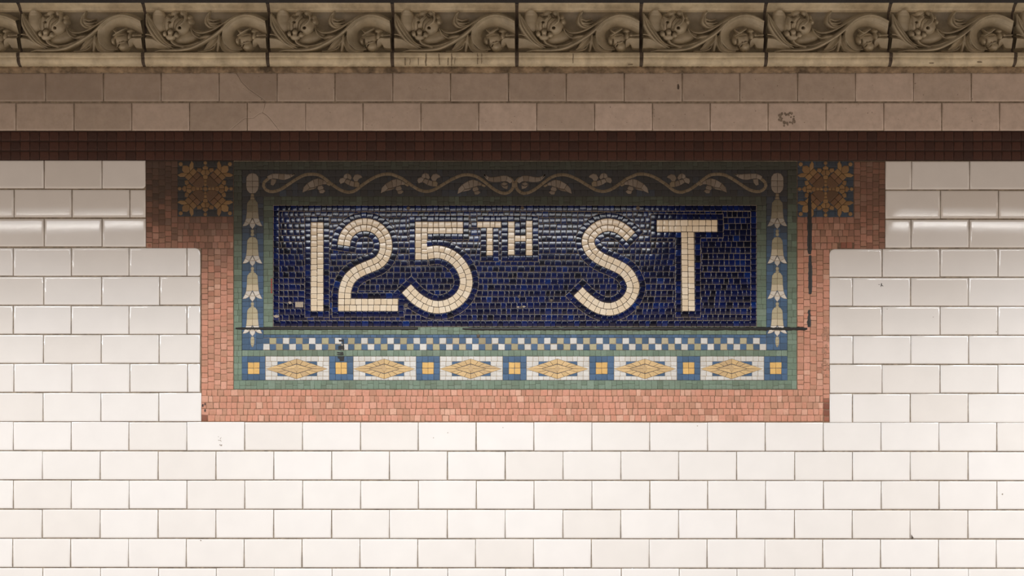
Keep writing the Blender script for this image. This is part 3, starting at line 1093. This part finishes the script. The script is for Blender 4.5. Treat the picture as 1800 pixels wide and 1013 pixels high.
def cap_(line, end):
    """two navy pieces closing the end of a stroke"""
    p = line[0] if end == 0 else line[-1]
    t = (line[0] - line[1]) if end == 0 else (line[-1] - line[-2])
    t = t / np.linalg.norm(t)
    n = np.array([-t[1], t[0]])
    for a, b in ((-HW, 0), (0, HW)):
        q = [p + n * a + t * .4, p + n * b + t * .4, p + n * b + t * 10.4, p + n * a + t * 10.4]
        outl([[(float(v[0]), float(v[1])) for v in q]])


for line, e0, e1, c0, c1 in ((two, 10.4, 0, 1, 0), (five, 0, 10.4, 0, 1), (ess, 10.4, 10.4, 1, 1)):
    a, b = (HW + .3, OUT), (-OUT, -HW - .3)
    for (o0, o1) in (a, b):
        outl([q for q in lane(line, o0, o1, 10.4, ext0=e0, ext1=e1)
              if not (line is two and centroid(q)[1] > 517 and centroid(q)[0] > 606) and not (line is five and centroid(q)[0] < 752 and centroid(q)[1] < 470)])
    if c0:
        cap_(line, 0)
    if c1:
        cap_(line, 1)
    cover_lines.append((line, OUT - .6))
# straight-sided outlines
cover_rects += [(546, 391, 568.6, 547), (594, 525, 700, 547.2), (729.6, 389.6, 751.4, 456.8), (729.6, 389.6, 814, 411), (838.4, 389.6, 881.2, 400.2), (855, 400, 866.4, 449.2), (892.8, 389.4, 904.6, 448.2), (904.6, 414, 924.5, 424.4), (924.4, 387.8, 936, 449.2), (1154.2, 386.7, 1261, 408), (1197.2, 408, 1221.4, 547.2)]
for r_ in ((535.8, 380.4, 546.0, 558), (568.7, 380.4, 578.9, 558), (546.2, 380.4, 568.5, 390.7), (546.2, 547.4, 568.5, 557.4),
           (583.8, 521, 594.1, 558), (594.3, 547.3, 699.8, 557.4), (700, 525.4, 710.2, 557.4), (617.2, 514.8, 699.8, 525.1),
           (719.2, 379.4, 729.5, 457), (729.8, 379.4, 814, 389.6), (814.2, 379.4, 824.4, 411), (751.6, 411, 824.4, 421.2), (719.2, 457, 751.6, 467),
           (828.2, 389.8, 838.3, 400.2), (844.8, 400.6, 855, 460), (866.5, 400.6, 876.7, 460), (881.3, 389.8, 892.7, 460), (936.1, 380, 946.4, 460), (904.8, 389.8, 914.4, 413.9), (914.6, 389.8, 924.3, 413.9), (904.8, 424.6, 914.4, 449), (914.6, 424.6, 924.3, 449), (838.4, 379.4, 936, 389.4), (893, 449.4, 936, 459.6), (855.2, 449.4, 866.4, 459.6),
           (1144, 376.4, 1271.2, 386.5), (1144, 386.8, 1154.1, 418.4), (1261.2, 386.8, 1271.4, 418.4), (1154.3, 408.2, 1187, 418.4), (1231, 408.2, 1261, 418.4), (1187.2, 408.4, 1197.3, 558), (1221.2, 408.4, 1231.4, 558), (1197.6, 547.4, 1221, 557.4),
           (480.6, 361.4, 1329.6, 371.2), (480.6, 564, 1329.6, 574), (480.6, 371.4, 490.2, 563.8), (1319.8, 371.4, 1329.6, 563.8)):
    outl_rect(*r_)


def covered(x, y):
    for (a, b, c, d) in cover_rects:
        if a - .1 <= x <= c + .1 and b - .1 <= y <= d + .1:
            return True
    for line, hw in cover_lines:
        dd = ((line - np.array((x, y))) ** 2).sum(1)
        i = int(dd.argmin())
        if dd[i] < hw * hw:
            if i in (0, len(line) - 1):
                e, f = (line[0], line[1]) if i == 0 else (line[-1], line[-2])
                t = (e - f) / np.linalg.norm(e - f)
                v = np.array((x, y)) - e
                if v @ t > 10.2:
                    continue
            return True
    return False


y = 371.5
rows_n = 18
hh = (563.8 - 371.5) / rows_n
for r in range(rows_n):
    x = 490.4
    first = True
    while x < 1319.4:
        wd = uni(7.4, 12.4)
        if first:
            wd = uni(4, 11)
            first = False
        if 1319.6 - x - wd < 4.5:
            wd = 1319.6 - x
        y0, y1 = 371.5 + r * hh, 371.5 + (r + 1) * hh
        wob = .5 * math.sin(x * .02 + r * .7)
        q = [(x, y0 + wob + uni(-.15, .15)), (x + wd, y0 + wob + uni(-.15, .15)), (x + wd + uni(-.4, .4), y1 + wob + uni(-.15, .15)), (x + uni(-.3, .3), y1 + wob + uni(-.15, .15))]
        c = centroid(q)
        pts = q + [c, (c[0], y0 + 2.2), (c[0], y1 - 2.2), ((q[0][0] + q[1][0]) / 2, q[0][1]), ((q[2][0] + q[3][0]) / 2, q[2][1])]
        if not all(covered(px, py) for px, py in pts):
            navy.append((q, nkw(-.35, q)))
        x += wd
spread_out(navy, 'navy_tessera', 'navy_tessera_field', M['navy'], panel, 300)
collar.build('grout_line', M['navy_grout'], panel, smooth=False)
# damaged spots in the navy field
flat_mark('damaged_spot', [rect(519, 531, 533, 540.4)], M['chip'], panel, top=.32, base=-2)
flat_mark('damaged_spot', [blot(509.5, 532.5, 3, 7), blot(485, 556.5, 4.6, 7, .3, 2.2)], M['chip'], panel, top=.32, base=-2)
flat_mark('damaged_spot', [blot(911, 540, 3.2, 7, .3, 1.8), blot(921, 539.5, 3, 7, .3, 1.8)], M['chip'], panel, top=.32, base=-2)


def plug(x, y, r):
    b = Bin()
    b.piece(blot(x, y, r, 9, .08), top=.9, base=-2, gap=0, drop=.5, e1=.3, e2=.9)
    b.build('anchor_plug', M['plug'], sign)


for x, y, r in ((717.8, 366.2, 3.2), (918, 366, 3.4), (1121.5, 366, 3.6), (713.4, 537.3, 3.8), (836.4, 519.8, 2.6), (912.6, 521.5, 2.9), (916.5, 540.0, 2.6), (969, 528.5, 3), (840.6, 590.2, 3), (1120.8, 540.6, 3.3), (1319, 541.8, 3)):
    plug(x, y, r)

# sage green frame ---------------------------------------------------------------
gb = Bin()
for q in (rect(410.6, 283.6, 1401, 298.6), rect(410.6, 298, 425.4, 684.6), rect(1384, 298, 1401, 684.6), rect(425, 668.2, 1385, 684.6), rect(462.8, 344.8, 1347.6, 361.2), rect(462.8, 361, 480.2, 588.6), rect(1329.8, 361, 1347.6, 588.6), rect(480, 574.2, 1330, 588.6), rect(425, 615.4, 1385, 626.6)):
    gb.slab(q, MOS - .45, -2.15)
green = gb.build('green_frame', M['green_grout'], sign, smooth=False)
gp = []


def green_run(x0, y0, x1, y1, half=True):
    for q in row(x0, y0, x1, y1, 10.2):
        if half and rnd() < .62:
            k = uni(.35, .65)
            a, b_, c, d = q
            if (x1 - x0) > (y1 - y0):
                e, f = (a[0], a[1] + (d[1] - a[1]) * k), (b_[0], b_[1] + (c[1] - b_[1]) * k)
                qs = [[a, b_, f, e], [e, f, c, d]]
            else:
                e, f = (a[0] + (b_[0] - a[0]) * k, a[1]), (d[0] + (c[0] - d[0]) * k, d[1])
                qs = [[a, e, f, d], [e, b_, c, f]]
        else:
            qs = [q]
        for s in qs:
            gp.append((s, dict(top=MOS + uni(-.1, .1), base=-2.15, tint=min(1, max(0, random.gauss(.5, .25))), gap=.22, drop=.22, e1=.3, e2=1.6, d1=.06, tilt=(uni(-.006, .006), uni(-.006, .006)))))


for r_ in ((411, 284, 1400.6, 298.2), (411, 298.4, 425, 669), (1384.4, 298.4, 1400.6, 669), (411, 669, 1400.6, 684.2), (463.2, 345.2, 1347.2, 360.8), (463.2, 361, 479.8, 575), (1330.2, 361, 1347.2, 575), (463.2, 575, 1347.2, 588)):
    green_run(*r_)
green_run(425.2, 615.8, 1384.2, 626.2, half=False)
spread_out(gp, 'green_tessera', 'green_tessera_field', M['green'], green, 300)

# slate blue ground of the ornament -----------------------------------------------
sb = Bin()
for q in (rect(425, 298.2, 1384.4, 345), rect(425, 345, 463, 615.8), rect(1347.2, 345, 1384.4, 615.8), rect(463, 588.2, 1347.4, 594)):
    sb.slab(q, MOS - .45, -2.15)
ground = sb.build('slate_ground', M['slate_grout'], sign, smooth=False)
sf = []
SKW = dict(base=-2.15, gap=.22, drop=.22, e1=.3, e2=1.6, d1=.06)
for i in range(4):
    y0 = 298.4 + i * 11.7
    for q in row(425.4, y0, 1384, y0 + 11.7, 11):
        sf.append((q, dict(SKW, top=MOS, tint=rnd())))
for (x0, x1) in ((425.4, 463), (1347.4, 1384)):
    for i in range(3):
        a = x0 + (x1 - x0) * i / 3
        for q in row(a, 345.3, a + (x1 - x0) / 3, 615.4, 11):
            sf.append((q, dict(SKW, top=MOS, tint=rnd())))
for q in row(463.2, 588.3, 1347, 593.8, 11):
    sf.append((q, dict(SKW, top=MOS, tint=rnd())))
b = Bin()
for p, k in sf:
    b.piece(p, **k)
tag(b.build('slate_tessera_field', M['slate'], ground), kind='stuff')

# vine of leaves and flowers -------------------------------------------------------
VKW = dict(top=MOS + .5, base=-2.15, gap=.3, drop=.3, e1=.3, e2=1.5, d1=.08)


def c5(p):
    return (p[0] / 5.96 + 400, p[1] / 5.96 + 270)


def c6(p):
    return (p[0] / 5.96 + 660, p[1] / 5.96 + 270)


AX = 904.6


def mirx(p):
    return [(2 * AX - x, y) for x, y in p]


stem_pts = [c5(p) for p in ((425, 265), (383, 300), (378, 350), (425, 392), (490, 396), (560, 372), (640, 320), (720, 268), (800, 226), (870, 215), (950, 222), (1010, 256), (1080, 312), (1150, 362), (1210, 393), (1275, 405), (1340, 386), (1400, 338), (1470, 290), (1550, 243), (1640, 216), (1720, 216))] + \
           [c6(p) for p in ((210, 232), (280, 262), (350, 312), (420, 360), (480, 388), (540, 396), (610, 380), (690, 335), (770, 286), (850, 246), (930, 222), (1010, 226), (1080, 252), (1150, 302), (1210, 350), (1270, 390), (1330, 414), (1385, 412), (1430, 376), (1446, 330), (1438, 286), (1400, 256))]
vl = smooth_line(stem_pts, 6)
head_l = smooth_line([c5(p) for p in ((712, 212), (650, 236), (590, 244), (530, 238), (470, 236), (420, 258))], 6)
head_c = smooth_line([c6(p) for p in ((1135, 215), (1180, 262), (1250, 272), (1320, 262), (1380, 262), (1425, 300))], 6)
hook_l = [c5(p) for p in ((455, 262), (512, 270), (503, 305), (478, 336), (450, 326))]
hooks_c = [[c6(p) for p in q] for q in (((1310, 320), (1345, 296), (1390, 316), (1352, 336)), ((1310, 326), (1350, 340), (1388, 330), (1382, 372), (1340, 362)))]
LEAF = [[(783, 410), (795, 352), (835, 310), (862, 358), (830, 388)], [(835, 310), (898, 272), (912, 350), (862, 358)], [(898, 272), (950, 258), (948, 338), (912, 350)], [(950, 258), (1002, 275), (998, 322), (948, 338)], [(1002, 275), (1042, 300), (1035, 322), (998, 322)],
        [(830, 388), (862, 360), (912, 352), (938, 352), (900, 374)], [(945, 342), (990, 330), (1008, 358), (1000, 372), (955, 384), (940, 368)], [(955, 386), (1003, 374), (1026, 392), (1000, 416), (966, 416)]]
LEAF_T = [[(1042, 300), (1086, 325), (1066, 340), (1035, 324)]]
FLO = [[(1168, 288), (1176, 262), (1212, 250), (1242, 266), (1222, 302), (1182, 318)], [(1213, 252), (1220, 222), (1252, 205), (1256, 258), (1240, 264)], [(1254, 205), (1288, 220), (1303, 254), (1288, 276), (1258, 260)], [(1310, 258), (1330, 222), (1365, 213), (1402, 230), (1412, 250), (1376, 266), (1362, 290), (1328, 290)],
       [(1244, 268), (1286, 279), (1271, 332), (1224, 302)], [(1288, 280), (1328, 293), (1323, 348), (1273, 333)]]
FLO_T = [[(1330, 293), (1364, 291), (1384, 312), (1376, 350), (1326, 349)]]
for side in (0, 1):
    mm = mirx if side else (lambda p: p)
    P = [('vine_tessera', mm(q), M['vine'], dict(VKW, tint=rnd())) for q in lane(vl, -2.5, 2.5, 10.5)]
    part_of('vine_stem', P, M['tan_grout'], sign, MOS + .2, dil=.15, base=-2.15)
    for hl, wv_, extra in ((head_l, [.4, 3.5, 5.5, 4.8, 4.2, 3.4], [hook_l]), (head_c, [.4, 3.5, 4.6, 5.2, 5.0, 3.2], hooks_c)):
        P = [('leaf_tessera', mm(q), M['leaf'], dict(VKW, top=MOS + .6, tint=rnd())) for q in lane(hl, [-v for v in wv_], wv_, 10)]
        P += [('leaf_tessera', mm(q), M['leaf'], dict(VKW, top=MOS + .6, tint=rnd())) for q in extra]
        part_of('curled_leaf', P, M['dark_grout'], sign, MOS + .25, dil=.1, base=-2.15)
    for dx in (0, 137.6, 272.6):
        sh = lambda q: [(c5(p)[0] + dx, c5(p)[1] + (0, 1, 2.2)[int(dx // 130)]) for p in q]
        P = [('leaf_tessera', mm(sh(q)), M['leaf'], dict(VKW, top=MOS + .6, tint=rnd())) for q in LEAF]
        P += [('vine_tessera', mm(sh(q)), M['vine'], dict(VKW, top=MOS + .6, tint=.9)) for q in LEAF_T]
        part_of('leaf', P, M['dark_grout'], sign, MOS + .25, dil=.1, base=-2.15)
    for dx in (0, 137.4):
        sh = lambda q: [(c5(p)[0] + dx, c5(p)[1] - (.8 if dx else 0)) for p in q]
        P = [('leaf_tessera', mm(sh(q)), M['leaf'], dict(VKW, top=MOS + .6, tint=rnd())) for q in FLO]
        P += [('vine_tessera', mm(sh(q)), M['vine'], dict(VKW, top=MOS + .6, tint=.9)) for q in FLO_T]
        part_of('blossom', P, M['dark_grout'], sign, MOS + .25, dil=.1, base=-2.15)

# bell flowers down the two sides --------------------------------------------------
for cx, ego in ((443.6, 304), (1366.4, 303.6)):
    def m2(p):
        return [(-x, y) for x, y in p]

    def pl(p, y0):
        return [(cx + x, y0 + yy) for x, yy in p]
    egg = [[(0, 0), (0, 14), (-11, 14), (-10.4, 7), (-6.5, 1.8)], [(0, 14), (0, 24), (-11, 24), (-11, 14)], [(0, 24), (0, 36), (-5, 35.4), (-9.4, 30.5), (-11, 24)]]
    P = []
    for q in egg:
        P.append(('egg_tessera', pl(q, ego), M['leaf'], dict(VKW, tint=uni(.55, 1))))
        P.append(('egg_tessera', pl(m2(q), ego), M['leaf'], dict(VKW, tint=uni(.55, 1))))
    for q in ([(-2.6, 36.4), (2.6, 36.4), (3.2, 41.5), (-3.2, 41.5)], [(-3, 41.8), (3, 41.8), (4.2, 46.6), (-4.2, 46.6)]):
        P.append(('egg_tessera', pl(q, ego), M['vine'], dict(VKW, tint=.7)))
    part_of('flower_bud', P, M['dark_grout'], sign, MOS + .2, dil=.1, base=-2.15)
    for k, y0 in enumerate((350.6, 416.3, 478.5, 539.6)):
        P = []
        tb = (.25, .3, .35, .4)[k]
        half = [([(0, 0), (0, 10.8), (-9.4, 10.8), (-8.8, 6), (-5.2, 1.4)], tb), ([(0, 10.8), (0, 21.5), (-9.8, 21.5), (-9.4, 10.8)], tb), ([(0, 21.5), (0, 32), (-1, 33), (-11, 33), (-9.8, 21.5)], .66),
                ([(-11, 33), (-.8, 33), (-5.2, 42.2), (-12.8, 38.4)], .98), ([(-12.8, 38.4), (-5.2, 42.2), (-8.6, 45), (-12.6, 46.6), (-17.2, 46.8)], .98)]
        for q, t in half:
            for mf in (lambda p: p, m2):
                P.append(('bell_tessera', pl(mf(q), y0), M['bell'], dict(VKW, tint=min(1, max(0, t + uni(-.06, .06))))))
        P.append(('bell_tessera', pl([(0, 34), (4.2, 41.8), (-4.2, 41.8)], y0), M['bell'], dict(VKW, tint=.98)))
        P.append(('bell_tessera', pl([(-5, 42), (5, 42), (4.4, 46.5), (0, 52), (-4.4, 46.5)], y0), M['bell'], dict(VKW, tint=1.0)))
        if k < 3:
            for (u0, u1, wd) in ((53, 58.6, 2.9), (58.8, 64.4, 3.1)):
                P.append(('bell_tessera', pl([(-wd * .6, u0), (wd * .6, u0), (wd, (u0 + u1) / 2), (wd * .6, u1), (-wd * .6, u1), (-wd, (u0 + u1) / 2)], y0), M['bell'], dict(VKW, tint=.2)))
        else:
            for (u0, u1, w0, w1) in ((52.6, 58, 2.4, 3.2), (58, 64.5, 3.4, 3.0), (64.5, 70.5, 3.2, .8)):
                P.append(('bell_tessera', pl([(-w0, u0), (w0, u0), (w1, u1), (-w1, u1)], y0), M['bell'], dict(VKW, tint=.35)))
        part_of('bell_flower', P, M['tan_grout'], sign, MOS + .2, dil=.1, base=-2.15)

# checker strip ---------------------------------------------------------------------
cb = Bin()
cb.slab(rect(462.4, 593.6, 1347.4, 615.8), MOS - .45, -2.15)
checker = cb.build('checker_strip', M['tan_grout'], sign, smooth=False)
nc = 77
cw = (1347 - 462.4) / nc
slf = Bin()
for r, (y0, y1) in enumerate(((594, 604.6), (604.8, 615.4))):
    for i in range(nc):
        x0 = 462.4 + i * cw
        q = jit(rect(x0, y0, x0 + cw, y1), .4)
        kw = dict(SKW, top=MOS, tint=rnd(), gap=.3)
        if (i % 2 == 1) == (r == 0):
            wh = ((i // 2) % 2 == 1) if r == 0 else ((i // 2) % 2 == 0)
            one('white_square' if wh else 'olive_square', q, M['white_clay'] if wh else M['olive'], checker, **kw)
        else:
            one('blue_square', q, M['slate'], checker, **dict(kw, gap=.2))

# gold squares and diamonds ------------------------------------------------------------
blocks = [(425.2, 466.2), (578.6, 620.8), (731.6, 773), (883.8, 925.2), (1036.2, 1079.2), (1190.2, 1231), (1343.4, 1384.2)]
for x0, x1 in blocks:
    cx = (x0 + x1) / 2
    P = []
    xs_ = [x0, cx - 10.3, cx, cx + 10.3, x1]
    ys_ = [626.4, 637, 647.4, 657.8, 668.4]
    for i in range(4):
        for j in range(4):
            g_ = i in (1, 2) and j in (1, 2)
            q = jit(rect(xs_[i], ys_[j], xs_[i + 1], ys_[j + 1]), .3)
            P.append(('gold_tessera' if g_ else 'blue_tessera', q, M['gold'] if g_ else M['slate'], dict(SKW, top=MOS, tint=rnd(), gap=.3 if g_ else .2)))
    part_of('gold_square', P, M['slate_grout'], sign, MOS - .4, dil=.1, base=-2.15)
for k in range(6):
    x0, x1 = blocks[k][1] + .4, blocks[k + 1][0] - .4
    cx, cy = (x0 + x1) / 2 - 1, 648.6
    bw = Bin()
    bw.slab(rect(x0 - .3, 626.4, x1 + .3, 668.6), MOS - .45, -2.15)
    dp = bw.build('diamond_panel', M['tan_grout'], sign, smooth=False)
    P = []
    for q in row(x0, 626.4, x1, 635.4, 10.4) + row(x0, 661.4, x1, 668.4, 10.4):
        P.append(q)
    for a in (x0, x1 - 21):
        P += row(a, 635.4, a + 10.5, 661.4, 8.7) + row(a + 10.5, 635.4, a + 21, 661.4, 8.7)
    for q in P:
        one('white_tessera', q, M['white_clay'], dp, **dict(SKW, top=MOS, tint=rnd(), gap=.3))
    for (a, b_, c, d) in ((x0 + 21, 635.4, cx, 648.4), (cx, 635.4, x1 - 21, 648.4), (x0 + 21, 648.4, cx, 661.4), (cx, 648.4, x1 - 21, 661.4)):
        one('blue_tessera', rect(a, b_, c, d), M['slate'], dp, **dict(SKW, top=MOS, tint=rnd(), gap=.1))
    # the diamond: a ring of pieces round a small kernel
    A, B = 54.5, 17.8
    Q = []

    def dpt(qd, t, s):
        # along the edge from a side tip (t=0) to the top or bottom tip (t=1); s = scale about the middle
        sx, sy = ((-1, -1), (1, -1), (1, 1), (-1, 1))[qd]
        return (cx + sx * A * s * (1 - t), cy + sy * B * s * t)
    for qd in range(4):
        ts = [0, .34 + uni(-.03, .03), .56 + uni(-.03, .03), .78 + uni(-.03, .03), 1]
        for i in range(4):
            inner = lambda t: dpt(qd, min(1, max(0, (t - .12) / .88)), .50)
            if i == 0:
                Q.append([dpt(qd, 0, 1), dpt(qd, ts[1], 1), inner(ts[1]), dpt(qd, 0, .50)])
            else:
                Q.append([dpt(qd, ts[i], 1), dpt(qd, ts[i + 1], 1), inner(ts[i + 1]), inner(ts[i])])
    for qd in range(4):
        Q.append([dpt(qd, 0, .48), dpt(qd, 1, .46), (cx, cy)])
    P = [('buff_tessera', q, M['buff'], dict(SKW, top=MOS + .5, tint=rnd(), gap=.28)) for q in Q]
    P.append(('buff_tessera', [(cx - 3.6, cy - 4.6), (cx + 3.6, cy - 4.6), (cx + 4.2, cy), (cx + 3.4, cy + 4.4), (cx - 3.4, cy + 4.4), (cx - 4.2, cy)], M['buff'], dict(SKW, top=MOS + .75, tint=.05, gap=.3)))
    part_of('diamond', P, M['dark_grout'], sign, MOS + .2, dil=.12, base=-2.15)

# ink on the sign
ink = []
for (x0, y0, x1, y1) in ((595.5, 597, 604, 600.5), (594, 607.6, 604.5, 610), (593.5, 610.6, 605, 613.8), (592, 619, 603, 621.6), (592, 622.4, 604, 624.4), (592.5, 627, 605, 630.5), (595, 630.8, 604.6, 634.6)):
    ink.append([(x0 + uni(-1, 2), y0 + uni(-.4, .4)), (x1 - 3, y0 + uni(-.5, .5)), (x1 + uni(-.5, .8), y0 - .6), (x1 + uni(-.5, .5), y1), (x0 + uni(0, 3), y1 + uni(-.5, .5))])
ink.append(rect(602.3, 597, 604.3, 616))
tag(flat_mark('ink_scribble', ink, M['ink'], sign, top=MOS + .75, base=-2), 'black ink scribble across checker strip')
flat_mark('red_ink_mark', [rect(476, 490 + i * 4.4, 478.6 - .3 * (i % 2), 493.4 + i * 4.4) for i in range(6)], M['red_ink'], sign, top=MOS + .4, base=-2)
flat_mark('ink_fleck', [blot(356.5, 713, 1.6, 6, .3, 2.6), blot(360.2, 711, 1.2, 6, .3, 3), blot(360.6, 722, 1.4, 6, .3, 3)], M['ink'], surround, top=MOS + .5, base=-2)
flat_mark('dark_stain', [blot(1450 + uni(-5, 5), uni(570, 660), uni(1.2, 3.2), 7, .3, uni(2, 5)) for _ in range(22)], M['stain'], surround, top=MOS + .25, base=-2)


# ---------------------------------------------------------------- black residue strips
def strip(x0, y0, x1, y1, label, ragged=.8, taper0=0.0):
    up, dn = [], []
    vertical = (y1 - y0) > (x1 - x0)
    L0, L1 = (y0, y1) if vertical else (x0, x1)
    n = int((L1 - L0) / 4)
    wl = []
    for i in range(n + 1):
        q = L0 + (L1 - L0) * i / n
        e = min(1, (i + 1) / 6, (n - i + 1) / 3)
        a, b_ = uni(-ragged, ragged) * .8, uni(-ragged, ragged) * .5
        wl.append((q, a, b_, e))
    bn = Bin()
    v, f = bn.v, bn.f
    for q, a, b_, e in wl:
        if vertical:
            m_ = (x0 + x1) / 2
            w2 = (x1 - x0) / 2 * (.5 + .5 * e)
            ring_ = [(m_ - w2 + a, q), (m_ - w2 * .4 + a * .3, q), (m_ + w2 * .4, q), (m_ + w2 + b_, q)]
        else:
            m_ = (y0 + y1) / 2
            w2 = (y1 - y0) / 2 * (.5 + .5 * e)
            ring_ = [(q, m_ - w2 + a), (q, m_ - w2 * .4 + a * .3), (q, m_ + w2 * .4), (q, m_ + w2 + b_)]
        for (xx, yy), h in zip(ring_, (MOS - .2, MOS + 1.4, MOS + 1.4, MOS - .2)):
            v.append((WX(xx), -h * .001, WZ(yy)))
            bn.t.append(.5)
    for i in range(n):
        for k in range(3):
            fa = (i * 4 + k, (i + 1) * 4 + k, (i + 1) * 4 + k + 1, i * 4 + k + 1)
            f.append(fa if not vertical else fa[::-1])
    o = bn.build('adhesive_strip', M['black'])
    tag(o, label, 'adhesive strip', 'black adhesive strips on the mosaic')
    return o


strip(414, 574.8, 735, 580.4, 'smooth straight black adhesive strip under the figures 12, on the sage green frame', ragged=.25)
strip(813, 575.2, 1419, 581.2, 'long ragged black adhesive strip under the letters TH and ST', ragged=1.0)
strip(1419.2, 338, 1427.6, 447, 'upright black adhesive strip running down out of the ochre rosette', ragged=.8)
strip(1420.6, 449, 1428, 517, 'shorter upright black adhesive strip on salmon mosaic below the longer one', ragged=.8)
strip(1419, 545, 1426, 575, 'stubby broken black adhesive dab on salmon mosaic above the horizontal strip end', ragged=1.8)
